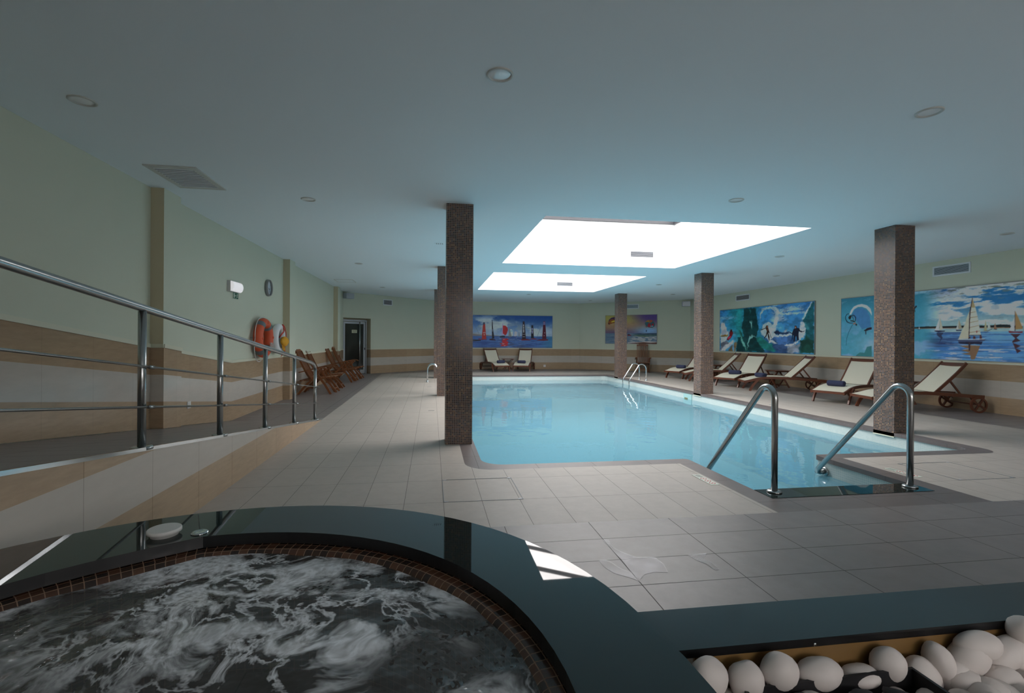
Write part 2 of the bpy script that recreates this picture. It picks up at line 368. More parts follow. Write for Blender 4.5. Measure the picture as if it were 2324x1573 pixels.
M['ventd'] = simple('grille_shadow', (.03, .035, .04), .7)
M['orange'] = simple('orange_buoy', (.62, .09, .03), .5)
M['buoywhite'] = simple('white_buoy', (.72, .74, .76), .5)
M['band'] = simple('grey_reflective_band', (.13, .16, .18), .4)
M['rope'] = simple('white_rope', (.60, .57, .55), .8)
M['redrope'] = simple('red_rope', (.50, .05, .03), .7)
M['yellow'] = simple('yellow_bag', (.72, .36, .02), .7, noise=.2, nscale=20, bump=.4)
M['pebble'] = simple('white_pebble', (.60, .55, .52), .55, noise=.12, nscale=9, bump=.15)
M['brass'] = simple('brown_liner', (.20, .115, .04), .35, noise=.15, nscale=8)
M['slate'] = simple('charcoal_stone', (.03, .03, .033), .6, noise=.3, nscale=15, bump=.3)
M['green'] = simple('green_sign', (.02, .12, .07), .5)
M['signwhite'] = simple('sign_white', (.62, .68, .60), .5)
M['red'] = simple('sign_red', (.45, .03, .05), .5)
M['clockface'] = simple('clock_face', (.50, .56, .63), .35)
M['clockrim'] = simple('clock_rim', (.22, .23, .23), .35)
M['speaker'] = simple('speaker_grey', (.42, .46, .52), .5)
M['lampemit'] = simple('lit_diffuser', (.8, .8, .8), .4, emit=((1, .96, 1), .42))
M['lampcase'] = simple('lamp_case', (.55, .55, .55), .35)
M['diffuser'] = simple('frosted_lamp_glass', (.93, .95, .96), .08, spec=.9)
M['lamprim'] = simple('lamp_rim', (.55, .57, .55), .4)
M['plastic'] = simple('white_plastic', (.68, .67, .65), .35)
M['notice'] = simple('notice_card', (.50, .52, .38), .6)
M['ink'] = simple('ink', (.05, .05, .04), .6)
# ------------------------------------------------------------------ building shell
XL, XR, YB = -3.2, 10.58, -3.5
ROOM = [(XL,YB),(XR,YB),(XR,18.77),(6.8,21.9),(.3,21.9),(XL,18.4)]
HOLE = [(-1.775,3.42),(9.03,3.42),(9.03,18.95),(7.9,20.2),(.08,20.15),(-1.87,18.95),(-1.775,8.4)]
LIN = [(2.86,3.73),(4.46,3.73)]+arc((4.51,5.07),.05,180,90,4)+arc((6.50,5.32),.2,-90,0,6)+arc((6.50,17.93),.2,0,90,6)+arc((.745,17.93),.2,90,180,6)+arc((.795,5.37),.25,180,270,8)+arc((2.81,5.07),.05,90,0,4)
LOUT = [(4.66,3.42),(4.66,4.93)]+arc((6.64,5.18),.25,-90,0,8)+arc((6.64,18.07),.25,0,90,8)+arc((.605,18.07),.25,90,180,8)+arc((.655,5.23),.3,180,270,8)+[(2.67,4.93),(2.67,3.42)]
f = MB()
f.poly([ROOM, HOLE], 0, 0)
f.poly([[(-1.775,3.42),(2.67,3.42),(2.67,4.93)]+arc((.655,5.23),.3,270,180,8)+arc((.605,18.07),.25,180,90,8)+arc((6.64,18.07),.25,90,0,8)+arc((6.64,5.18),.25,0,-90,8)+[(4.66,4.93),(4.66,3.42)]+HOLE[1:]], 0, 1)
f.build('floor', [M['dark'], M['light']], shear=True, recalc=False, kind='structure')
f = MB(); f.poly([LOUT, LIN], 0, 0); f.wallstrip(LIN, -.05, 0, 0, True)
f.build('trim_1', M['coping'], shear=True, recalc=False, kind='structure')
def offs(loop, d):
    n = len(loop); out = []
    for i in range(n):
        a = Vector(loop[i-1]); b = Vector(loop[i]); c = Vector(loop[(i+1) % n])
        e1 = (b-a).normalized(); e2 = (c-b).normalized(); n1 = Vector((e1.y, -e1.x)); n2 = Vector((e2.y, -e2.x))
        nn = (n1+n2).normalized(); k = 1/max(.4, nn.dot(n1)); out.append(tuple(b+nn*d*k))
    return out
PIN = [(2.86,3.965),(4.46,3.965)]+LIN[2:]
PW = offs(PIN, .018)
f = MB(); f.wallstrip(PW, -.24, -.03, 0, True); f.wallstrip(PW, -1.45, -.24, 1, True); f.poly([PW], -1.45, 1)
for k in range(4): f.box(2.845, 4.475, 3.96+.3*k, 3.96+.3*(k+1), -1.45, -.32-.28*k, 1)
f.poly([PIN, PW][::-1], -.03, 0, False)
pb = f.build('pool_basin', [M['wallmos'], M['pooltile']], shear=True, recalc=False, kind='structure')
f = MB(); f.box(2.86, 4.46, 3.73, 3.965, -.10, .004); f.build('trim_2', M['granite'], shear=True, kind='structure')
f = MB(); f.poly([PW], -.20, 0)
tag(f.build('pool_water', M['water'], shear=True, recalc=False), 'calm pale turquoise water filling the swimming pool', 'water', kind='stuff')
# skimmer
t = thing('pool_skimmer', 'small skimmer opening in the white mosaic of the pool side wall', 'skimmer', sh(6.70, 12.0, -.16))
MB().box(-.004,.016,-.2,.2,-.09,.09).build('surround', simple('teal_plastic', (.30,.50,.50), .4), t)
MB().box(-.010,.0,-.02,.14,-.07,-.01).build('flap', simple('olive_plastic', (.12,.12,.04), .5), t)
# ceiling
f = MB(); f.poly([ROOM]+[[(a,c),(b,c),(b,d),(a,d)] for (a,b,c,d) in SKL], HC, 0, False)
f.build('ceiling', M['white'], shear=True, recalc=False, kind='structure')
for i, (x0, x1, y0, y1) in enumerate(SKL):
    s = MB().wallstrip([(x0,y0),(x0,y1),(x1,y1),(x1,y0)], HC, 4.10, 0, True).build('window_%d' % (i+1), M['shaft'], shear=True, recalc=False, kind='structure')
    xm = (x0+x1)/2; g = MB()
    for y in (y0, y1): g.box(x0-.05, x1+.05, y-.05, y+.05, 4.09, 4.24)
    for x in (x0, x1): g.box(x-.05, x+.05, y0+.05, y1-.05, 4.09, 4.24)
    g.bar((xm, y0, 4.80), (xm, y1, 4.80), .08, .08)
    for k in range(5):
        y = y0+(y1-y0)*k/4
        g.bar((x0, y, 4.24), (xm, y, 4.80), .05, .07); g.bar((x1, y, 4.24), (xm, y, 4.80), .05, .07)
    g.build('window_frame', M['roofbar'], s, shear=True)
    g = MB()
    g.add([(x0,y0,4.27),(xm,y0,4.83),(xm,y1,4.83),(x0,y1,4.27),(x1,y0,4.27),(x1,y1,4.27)], [(3,2,1,0),(2,5,4,1)])
    g.build('glazing', M['glass'], s, shear=True, recalc=False)
# dado: three rows of stone tiles with a cream trim on top
def ramp_z(y): return 0.0 if y >= 8.4 else (8.4-max(y, 0))*.1245
def dado(path, parent, base=lambda y: 0.0, rows=(0,.31,.62,.93)):
    g = MB()
    for r in range(3):
        V = []; n = len(path)
        for (x, y) in path: V += [(x, y, base(y)+rows[r]), (x, y, base(y)+rows[r+1])]
        g.add(V, [(2*i, 2*i+2, 2*i+3, 2*i+1) for i in range(n-1)], 1 if r == 1 else 0)
    g.build('wall_tiles', [M['tan'], M['pale']], parent, shear=True, recalc=False)
    g = MB()
    for i in range(len(path)-1):
        (x0, y0), (x1, y1) = path[i], path[i+1]
        g.bar((x0, y0, base(y0)+.952), (x1, y1, base(y1)+.952), .024, .045)
    g.build('tile_trim', M['trimline'], parent, shear=True)
def wall(name, path, **kw):
    return MB().wallstrip(path, 0, HC, 0).build(name, M['plaster'], shear=True, recalc=False, kind='structure')
wl = wall('wall_left', [(XL, YB), (XL, 18.4)])
dado([(XL+.012, YB), (XL+.012, 0), (XL+.012, 6.12)], wl, ramp_z)
dado([(XL+.012, 6.50), (XL+.012, 8.4), (XL+.012, 11.15)], wl, ramp_z)
dado([(XL+.012, 11.55), (XL+.012, 16.62)], wl); dado([(XL+.012, 17.0), (XL+.012, 18.4)], wl)
for k, (y0, y1) in enumerate(((6.12, 6.50), (11.15, 11.55), (16.62, 17.0))):
    g = MB(); g.box(XL-.02, XL+.14, y0, y1, 0, HC)
    g.m = [1 if i == 2 else 0 for i in range(6)]  # near face gets a browner tone than the other faces
    p = g.build('trim_%d' % (k+3), [M['plaster'], M['beige']], shear=True, kind='structure')
    dado([(XL, y0-.012), (XL+.152, y0-.012), (XL+.152, y1+.012), (XL, y1+.012)], p, ramp_z)
# far left wall, at 45 degrees, with the door recess
DA = Vector((-3.2, 18.4)); DD = Vector((.70711, .70711)); DN = Vector((-.70711, .70711))
def dp(s, t=0.0): p = DA+DD*s+DN*t; return (p.x, p.y)
SL = 4.95
g = MB()
g.add([(*dp(0),2.12),(*dp(1.23),2.12),(*dp(1.23),HC),(*dp(0),HC)], [(0,1,2,3)])
g.add([(*dp(1.23),0),(*dp(SL),0),(*dp(SL),HC),(*dp(1.23),HC)], [(0,1,2,3)])
wb = g.build('wall_back_left', M['plaster'], shear=True, recalc=False, kind='structure')
g = MB()
g.add([(*dp(1.23),0),(*dp(1.23,.3),0),(*dp(1.23,.3),2.12),(*dp(1.23),2.12)], [(3,2,1,0)], 0)
g.add([(*dp(0),2.12),(*dp(1.23),2.12),(*dp(1.23,.3),2.12),(*dp(-.0,.3),2.12)], [(0,1,2,3)], 0)
g.add([(*dp(0),0),(*dp(-.0,.3),0),(*dp(0,.3),2.12),(*dp(0),2.12)], [(0,1,2,3)], 1)
g.add([(*dp(-.3),0),(*dp(1.23),0),(*dp(1.23,.3),0),(*dp(-.3,.3),0)], [(0,1,2,3)], 2)
g.add([(*dp(0,.3),0),(*dp(1.23,.3),0),(*dp(1.23,.3),2.12),(*dp(0,.3),2.12)], [(0,1,2,3)], 0)
g.build('door_recess', [M['beige'], M['plaster'], M['dark']], wb, shear=True, recalc=False)
dado([dp(1.225,.29), dp(1.225,-.012), dp(SL)], wb)
door = thing('door_1', '', '', sh(*dp(.06,.20)), PI/4); del door['label']; del door['category']; door['kind'] = 'structure'
g = MB()
g.box(0,.05,-.04,.04,0,2.06).box(1.06,1.11,-.04,.04,0,2.06).box(.05,1.06,-.04,.04,2.0,2.06)
g.build('door_frame', M['alu'], door)
lf = MB().box(.07,.14,-.03,.03,.02,1.98).box(.97,1.04,-.03,.03,.02,1.98).box(.14,.97,-.03,.03,.02,.16).box(.14,.97,-.03,.03,1.91,1.98).build('door_leaf', M['alu'], door)
MB().box(.14,.97,-.006,.006,.16,1.91).build('glass_pane', M['doorglass'], lf)
g = MB().tube([(.76,-.075,.10),(.76,-.075,1.99)], .021, 12); g.bar((.76,-.03,.2),(.76,-.075,.2),.02,.02).bar((.76,-.03,1.9),(.76,-.075,1.9),.02,.02)
g.build('door_handle', M['chrome'], lf, label='tall tubular steel pull handle')
MB().box(1.0,1.03,-.045,-.03,.92,1.0).build('lock', M['black'], lf)
sg = MB().box(.45,.68,-.012,-.006,1.56,1.68).build('door_sign', M['notice'], lf, label='small cream notice on the dark glass')
g = MB()
for (x0,x1,z) in ((.49,.55,1.645),(.57,.64,1.645),(.50,.64,1.60)):
    x = x0
    while x < x1: g.box(x, x+.010, -.0135, -.012, z-.012, z+.012); x += .016
g.build('lettering', M['ink'], sg)
wb2 = wall('wall_back', [dp(SL), (6.8, 21.9)]); dado([dp(SL), (.3,21.888), (6.8, 21.888)], wb2)
wb3 = wall('wall_back_right', [(6.8, 21.9), (XR, 18.77)]); dado([(6.8, 21.885), (XR, 18.755)], wb3)
wr = wall('wall_right', [(XR, 18.77), (XR, YB)]); dado([(XR-.012, 18.76), (XR-.012, YB)], wr)
g = MB(); xs = [XL]+[v for a in ADDED_WIN for v in a]+[XR]
for i in range(0, len(xs), 2): g.add([(xs[i],YB,0),(xs[i+1],YB,0),(xs[i+1],YB,HC),(xs[i],YB,HC)], [(3,2,1,0)])
for (a, b) in ADDED_WIN: g.add([(a,YB,0),(b,YB,0),(b,YB,FWZ[0]),(a,YB,FWZ[0]),(a,YB,FWZ[1]),(b,YB,FWZ[1]),(b,YB,HC),(a,YB,HC)], [(3,2,1,0),(7,6,5,4)])
wf = g.build('wall_front', M['plaster'], shear=True, recalc=False, kind='structure')
for i, (a, b) in enumerate(ADDED_WIN):
    g = MB(); g.box(a,b,YB-.05,YB+.02,FWZ[0],FWZ[0]+.06).box(a,b,YB-.05,YB+.02,FWZ[1]-.06,FWZ[1]).box(a,a+.06,YB-.05,YB+.02,FWZ[0]+.06,FWZ[1]-.06).box(b-.06,b,YB-.05,YB+.02,FWZ[0]+.06,FWZ[1]-.06).box((a+b)/2-.03,(a+b)/2+.03,YB-.05,YB+.02,FWZ[0]+.06,FWZ[1]-.06)
    wn = g.build('window_%d' % (i+3), M['alu'], shear=True, kind='structure')  # frames of the unseen windows, added only for their light
# ------------------------------------------------------------------ columns
CN = {(0,0): 'brown mosaic column nearest the camera on the left side of the pool', (0,1): 'brown mosaic column half hidden behind the nearest left column',
      (0,2): 'brown mosaic column farthest back beside the left pool ladder', (1,0): 'brown mosaic column nearest the camera at the right pool edge, behind the steel handrail',
      (1,1): 'brown mosaic column at the middle of the right pool edge', (1,2): 'brown mosaic column at the far right pool corner, before the parasailing picture'}
for (i, j), lab in CN.items():
    x0 = (.175, .125, .075)[j] if i == 0 else 6.70
    y0 = ((6.18, 11.51, 16.82), (6.19, 11.36, 16.87))[i][j]
    t = thing('column', lab, 'column', sh(x0+.17, y0+.17, 0), 0, 'mosaic columns around the pool')
    MB().box(-.17,.17,-.17,.17,-.05 if i else 0,HC).build('shaft', M['mosaic'], t)
    if i: MB().box(-.176,-.10,-.17,.17,-.066,-.05).build('base_strip', M['trimline'], t, label='thin white strip at the foot')
# ------------------------------------------------------------------ ramp on the left
rt = thing('ramp', 'dark tiled access ramp rising along the left wall', 'ramp', (-1.775, 8.4, 0))
def RL(y): return (0, y-8.4, ramp_z(y))
g = MB(); ys = [8.4, 0, YB+.02]; V = []
for y in ys: V += [(XL+1.80, y-8.4, ramp_z(y)+.002), (-.012, y-8.4, ramp_z(y)+.002)]
g.add(V, [(0,2,3,1),(2,4,5,3)]); g.build('walking_surface', M['dark'], rt, recalc=False)
def side(z0, z1, mi, g):
    def yr(z): return 8.4-z/.1245      # where the sloping edge reaches height z
    a = yr(z0); b = yr(z1)
    if b < 0: b = None
    P = [(0, a-8.4, z0)]
    if z1 < 1.045: P += [(0, yr(z1)-8.4, z1), (0, YB-8.38, z1)]
    else: P += [(0, -8.4, 1.045), (0, YB-8.38, 1.045)]
    P += [(0, YB-8.38, z0)]
    g.add(P, [tuple(range(len(P)))], mi)
g = MB(); side(0,.30,0,g); side(.30,.60,1,g); side(.60,.90,0,g); side(.90,1.2,1,g)
g.build('side_cladding', [M['tan_ramp'], M['pale_ramp']], rt, recalc=False)
g = MB(); g.bar((-.006, 0, .004), (-.006, -8.4, 1.049), .018, .022); g.bar((-.006, -8.4, 1.049), (-.006, YB-8.38, 1.049), .018, .022)
g.build('edge_strip', M['chrome'], rt, label='bright metal strip along the ramp edge')
# handrail on the ramp
rx = -1.82
hr = thing('handrail', 'long brushed steel handrail with two thin rods running down the ramp', 'handrail', (rx, 8.07, .042))
def H(y, dz, x=0.0): return (x, y-8.07, ramp_z(y)+dz-.042)
g = MB(); pts = [H(-1.0,.905), H(0,.905), H(7.75,.895), H(7.95,.885), H(8.03,.86), H(8.068,.81)]
g.tube(pts, .0245, 16); g.build('top_rail', M['steel'], hr)
for i, y in enumerate((8.07, 6.89, 5.74, 4.58, 3.425, 2.26, 1.1)):
    p = MB().tube([H(y,.01), H(y,.88 if i else .81)], .0235, 16).build('post', M['steel'], hr)
    MB().lathe([(.012,.0),(.062,.0),(.062,.016),(.056,.02),(.012,.02)], H(y,.0), n=24).build('base_plate', M['steel'], p)
for dz in (.268, .525):
    r = MB().tube([H(8.2,dz,.034), H(0,dz,.034), H(-1.0,dz,.034)], .0075, 8).build('rod', M['steel'], hr)
    for y in (8.07, 6.89, 5.74, 4.58, 3.425, 2.26):
        MB().tube([H(y,dz,.018), H(y,dz,.032)], .007, 8).build('rod_holder', M['steel'], r)
        if y < 8: MB().tube([H(y-.0,dz,.034), H(y+.07,dz,.034)], .0115, 10).build('connector', M['steel'], r)
# ------------------------------------------------------------------ entry handrails
def entry_rail(x, y0, lab, s):
    t = thing('pool_handrail', lab, 'handrail', (x, y0, .004), 0, 'steel handrails at the pool steps')
    P = [(0,0,0),(0,0,.78)]
    c = (.10,.82)
    for k in range(9):
        a = math.radians(180-k*16.5); P.append((0, c[0]+.10*math.cos(a), c[1]+.10*math.sin(a)))
    e = P[-1]; L = Vector((0, 1.07, -.115))
    P.append(tuple(Vector((0, e[1], e[2])).lerp(L, .5))); P.append(tuple(L))
    P += [(s*.015, 1.10, -.155), (s*.05, 1.105, -.165), (s*.11, 1.10, -.16)]
    MB().tube(P, .027, 18).build('rail', M['steel'], t)
    MB().lathe([(.02,0),(.062,0),(.062,.010),(.052,.018),(.028,.02)], n=28).build('base_flange', M['steel'], t)
    MB().lathe([(.02,0),(.05,0),(.05,.012),(.02,.012)], (s*.105,1.10,-.16), 'X', n=20).build('wall_flange', M['steel'], t)
entry_rail(2.99, 3.83, 'brushed steel handrail on the left of the pool entry steps', -1)
entry_rail(4.35, 3.79, 'brushed steel handrail on the right of the pool entry steps', 1)
# ------------------------------------------------------------------ pool ladders
def ladder(lab, x, s, y0, y1):
    t = thing('pool_ladder', lab, 'ladder', (x, (y0+y1)/2, 0), 0, 'steel pool ladders')
    d = (y1-y0)/2
    for q in (-d, d):
        P = [(0,q,0),(0,q,.36)]
        for k in range(8):
            a = math.radians(k*18); P.append((s*(.16-.16*math.cos(a)), q, .38+.17*math.sin(a)))
        P += [(s*.58,q,.03),(s*.60,q,-.05),(s*.60,q,-1.1)]
        r = MB().tube(P, .021, 12).build('rail', M['chrome'], t)
        MB().lathe([(.02,0),(.055,0),(.05,.012),(.02,.014)], (0,q,0), n=20).build('base_flange', M['chrome'], r)
    for z in (-.28,-.55,-.82): MB().box(s*.60-.04, s*.60+.04, -d, d, z-.015, z+.015).build('step', M['chrome'], t)
ladder('polished steel ladder at the far right corner of the pool', 7.10, -1, 15.26, 15.80)
ladder('polished steel ladder half hidden behind the left columns', -.13, 1, 15.35, 15.89)
# ------------------------------------------------------------------ spa tub
RIN = arc((-.754,1.054), 1.082, -90, 98, 44)+[(-1.065,2.033),(-1.197,1.945),(-1.288,1.875),(-1.38,1.785),(-1.47,1.67),(-1.55,1.52),(-1.605,1.33),(-1.63,1.08),(-1.61,.78),(-1.53,.48),(-1.38,.22),(-1.13,.04),(-.93,-.015)]
ROUT = [(.645,-.35),(.645,1.02),(.638,1.14)]+arc((-.71,1.117), 1.335, 8, 143, 30)+[(-1.774,1.88),(-1.774,-.35)]
jt = thing('spa_tub', 'raised round whirlpool with polished black granite rim', 'hot tub', (-.6, 1.0, 0))
def J(L): return [(x+.6, y-1.0) for (x, y) in L]
g = MB(); g.poly([J(ROUT), J(RIN)], .53, 0); g.poly([J(ROUT), J(RIN)], .485, 1, False); g.wallstrip(J(RIN)[::-1], .485, .53, 1, True); g.wallstrip(J(ROUT), .485, .53, 1, True)
rim = g.build('rim', [M['granite'], M['granite_edge']], jt, recalc=False, label='polished black granite rim')
g = MB(); g.bar((-1.039+.6, 2.394-1, .5302), (-.906+.6, 2.108-1, .5302), .004, .001); g.build('seam', M['black'], rim)
g = MB(); g.wallstrip(J(offs(ROUT, -.03)), 0, .485, 0, True); g.build('side_wall', M['pale_ramp'], jt, recalc=False)
prof = [(.035,.478),(-.030,.478),(-.045,.472),(-.056,.462),(-.062,.44),(-.064,.38),(-.064,-.35)]
me = bpy.data.meshes.new('tile_lining'); V = []; FF = []; UVS = []
rings = [offs(J(RIN), -o if False else o) for (o, z) in prof]
n = len(RIN); al = [0.0]
for i in range(n): a = Vector(J(RIN)[i]); b = Vector(J(RIN)[(i+1) % n]); al.append(al[-1]+(b-a).length)
pl = [0.0]
for k in range(1, len(prof)): pl.append(pl[-1]+math.hypot(prof[k][0]-prof[k-1][0], prof[k][1]-prof[k-1][1]))
for k, (o, z) in enumerate(prof): V += [(x, y, z) for (x, y) in rings[k]]
for k in range(len(prof)-1):
    for i in range(n):
        j = (i+1) % n; FF.append((k*n+i, k*n+j, (k+1)*n+j, (k+1)*n+i)); UVS += [(al[i], pl[k]), (al[i+1], pl[k]), (al[i+1], pl[k+1]), (al[i], pl[k+1])]
me.from_pydata(V, [], FF); ul = me.uv_layers.new(name='UVMap')
for i, q in enumerate(UVS): ul.data[i].uv = q
me.materials.append(M['jacmos']); o = bpy.data.objects.new('tile_lining', me); COL.objects.link(o); o.parent = jt; o['label'] = 'brown glass mosaic lining'
for p in me.polygons: p.use_smooth = True
g = MB(); g.poly([offs(J(RIN), -.055)], -.35, 0); g.build('tub_floor', M['jacmos'], jt, recalc=False)
cp = thing('x', '', '', (0,0,0)); bpy.data.objects.remove(cp)
MB().lathe([(.048,0),(.048,.012),(.060,.014),(.060,.026),(.057,.029)], (-1.065+.6,2.165-1,.53), n=32).build('air_control_cap', M['plastic'], jt, label='white round cap on the granite rim')
b_ = MB().lathe([(.0,.0),(.032,.0),(.032,.004),(.024,.007),(.018,.005),(.0,.007)], (-.935+.6,2.168-1,.53), n=28, caps=False).build('metal_button', M['chrome'], jt, label='small shiny metal button on the granite rim')
# water surface: gently heaving
from mathutils import noise as mnoise
wloop = offs(J(RIN), -.045); g = MB()
bm = bmesh.new(); S_ = 110
x0, x1 = min(p[0] for p in wloop), max(p[0] for p in wloop); y0, y1 = min(p[1] for p in wloop), max(p[1] for p in wloop)
cx_, cy_ = -.754+.6-.05, 1.054-1
V = [(cx_, cy_)]; FF = []; nr = 46; nl = len(wloop)
for r in range(1, nr+1):
    for (x, y) in wloop: V.append((cx_+(x-cx_)*r/nr, cy_+(y-cy_)*r/nr))
for i in range(nl): FF.append((0, 1+i, 1+(i+1) % nl))
for r in range(nr-1):
    for i in range(nl):
        a = 1+r*nl+i; b = 1+r*nl+(i+1) % nl; FF.append((a, a+nl, b+nl, b))
V3 = [(x, y, (.464)+.010*mnoise.noise(Vector((x*3.2, y*3.2, 1.7)))+.005*mnoise.noise(Vector((x*9, y*9, 4)))) for (x, y) in V]
g.add(V3, FF, 0, True)
ow = g.build('spa_water', M['spawater'], None, recalc=False); ow.location = jt.location
tag(ow, 'dark bubbling whirlpool water streaked with white foam', 'water', kind='stuff')
bm.free()
# ------------------------------------------------------------------ pebble planter on the right
pt = thing('planter', 'black granite edged trough filled with white pebbles', 'planter', sh(.66, 1.17, 0))
def K(x, y): return (x-.66, y-1.17)
X1 = 3.4
g = MB(); g.add([(*K(.590,1.356),.5297),(*K(.630,1.172),.5297),(*K(X1,1.165),.5297),(*K(X1,1.345),.5297),(*K(.597,1.352),.505),(*K(.640,1.175),.505),(*K(X1,1.165),.505),(*K(X1,1.345),.505)], [(0,1,2,3),(7,6,5,4),(1,5,6,2),(3,2,6,7),(0,3,7,4),(0,4,5,1)])
g.m = [0,1,1,1,1,1]; g.build('rim', [M['planter_stone'], M['granite_edge']], pt, shear=True)
g = MB(); g.box(.02,X1-.66,.004,.012,.30,.505); g.build('liner', M['brass'], pt, shear=True, label='brown metal inner side')
g = MB(); g.box(.03,X1-.66,.02,.15,0,.505); g.build('side_wall', M['pale_ramp'], pt, shear=True)
g = MB(); g.box(.0,X1-.66,-.9,.01,.25,.345); g.build('bed', M['brass'], pt, shear=True)
for x in (.36, 1.02): MB().lathe([(0,0),(.005,0),(.004,.003),(0,.003)], (x,-.0085,.518), 'Y', n=8, caps=False).build('screw', M['chrome'], pt, shear=True)

PUD = [[(1.131, 3.086), (1.174, 3.089), (1.157, 2.961), (1.19, 2.887), (1.244, 2.812), (1.362, 2.786), (1.372, 2.698), (1.347, 2.591), (1.269, 2.61), (1.204, 2.591), (1.148, 2.532), (1.137, 2.601), (1.146, 2.778), (1.138, 2.912)], [(1.005, 2.8), (1.057, 2.8), (1.098, 2.679), (1.143, 2.615), (1.143, 2.519), (1.107, 2.565), (1.036, 2.631), (1.008, 2.707)], [(1.58, 2.786), (1.711, 2.791), (1.643, 2.719), (1.668, 2.684), (1.663, 2.579), (1.632, 2.576), (1.623, 2.659), (1.592, 2.711)]]
for q, lab in zip(PUD, ('irregular wet patch on the dark floor tiles beside the whirlpool, the largest', 'slanting wet streak on the dark floor left of the large wet patch', 'faint wet patch on the dark floor right of the large wet patch')):
    g = MB(); g.poly([q], .0012, 0); tag(g.build('puddle', M['film'], recalc=False), lab, 'puddle', 'wet patches on the dark floor')
# ------------------------------------------------------------------ pebbles and charcoal tray
random.seed(5)
PB = [(0.761,1.236,.051,.047,20),(0.855,1.207,.046,.049,0),(0.971,1.226,.050,.047,-10),(1.078,1.2,.064,.040,0),(1.185,1.174,.052,.027,0),(1.308,1.206,.046,.043,0),(1.356,1.147,.044,.057,-30),(1.468,1.197,.035,.049,-20),(1.574,1.194,.072,.050,-35),(1.42,1.11,.051,.058,-20),(1.662,1.236,.068,.038,0),(1.698,1.192,.077,.037,-20),(1.689,1.152,.045,.032,0),(1.897,1.275,.05,.04,0),(1.536,1.083,.055,.048,-30),(1.445,1.06,.053,.028,-35),(1.615,1.088,.034,.022,0),(1.534,1.036,.037,.028,0),(1.372,1.046,.04,.02,0),(0.761,1.148,.034,.02,0),(1.851,1.212,.055,.048,0),(1.683,1.096,.049,.043,0),(0.692,1.134,.045,.034,0)]
PL = ['rosy white pebble tucked against the spa rim, leftmost in the planter','upright white pebble second from the spa rim','grey white pebble third from the spa rim, behind the charcoal tray','wide flat-topped white pebble fourth from the spa rim','low white pebble lying behind the middle of the charcoal tray','round white pebble standing alone against the brown liner','white pebble leaning beside the corner of the charcoal tray','small upright white pebble left of the big leaning one','big pale pebble leaning over its neighbours, the largest in the planter','pinkish pebble below the big leaning one, right of the tray corner','grey white pebble behind the big leaning one','long grey white pebble lying right of the big leaning one','small pale pebble between the long grey one and the frame edge','pebble resting highest against the rim at the right frame edge','pinkish pebble below the big leaning one, toward the right','narrow white pebble tilted at the bottom right of the pile','little white chip of pebble at the far right of the pile','round white pebble at the bottom right corner','flat white pebble cut by the bottom frame edge beside the tray','flat white pebble at the left corner of the charcoal tray','white pebble beyond the right frame edge, upper','white pebble beyond the right frame edge, lower','white pebble beside the spa rim below the frame']
for (x, y, rx_, rz_, an), lab in zip(PB, PL):
    yy = min(y, 1.122); k = yy/y; X = x*k; Z = 1.33-(1.33-.415)*k
    sd = random.random()*9
    g = MB(); R = Matrix.Rotation(math.radians(an), 3, 'Y')
    g.sphere((0,0,0), rx_, .038, rz_, R, 20, 12, 0, lambda p, sd=sd: 1+.10*mnoise.noise(p*1.1+Vector((sd,sd,0))))
    o = g.build('pebble', M['pebble'], uv=False); o.location = (X, yy-.005, Z-.013); tag(o, lab, 'pebble', 'white pebbles in the planter')
g = MB()
for i in range(42):
    X = random.uniform(.70, 2.3); Y = random.uniform(1.0, 1.11); 
    g.sphere((X, Y-.016*X, .37+random.uniform(0,.05)), .05, .04, .035, Matrix.Rotation(random.random()*3, 3, 'Z'), 12, 8, 0)
for i in range(26):
    X = random.uniform(1.34, 2.3); Y = random.uniform(.80, 1.05)
    g.sphere((X, Y, .385+random.uniform(0,.05)), .055, .042, .035, Matrix.Rotation(random.random()*3, 3, 'Z'), 12, 8, 0)
tag(g.build('pebble_bed', M['pebble'], uv=False), 'lower layer of white pebbles filling the planter under the larger ones', 'pebbles', kind='stuff')
tt = thing('charcoal_tray', 'black metal tray of charcoal stones set among the pebbles', 'tray', (1.02, .95, .40))
g = MB(); g.box(-.25,.25,.140,.148,-.03,.065).box(-.25,.25,-.30,-.292,-.03,.065).box(-.25,-.242,-.292,.140,-.03,.065).box(.242,.25,-.292,.140,-.03,.065).box(-.25,.25,-.30,.148,-.04,-.03)
g.build('box', M['black'], tt)
for i in range(34):
    X = -.21+.42*((i*0.618) % 1); Y = .11-.30*(i/34.0); sd = random.random()*9
    o = MB().sphere((0,0,0), .034+.012*random.random(), .026, .018, Matrix.Rotation(random.random()*3, 3, 'Z') @ Matrix.Rotation(random.uniform(-.6,.6), 3, 'X'), 9, 6, 0, lambda p, sd=sd: 1+.25*mnoise.noise(p*1.8+Vector((sd,0,0)))).build('charcoal_stone', M['slate'], uv=False)
    o.location = (1.02+X, .95+Y, .40+.030+.016*random.random()); tag(o, 'dark charcoal stone lying in the black tray', 'stone', 'charcoal stones in the tray')
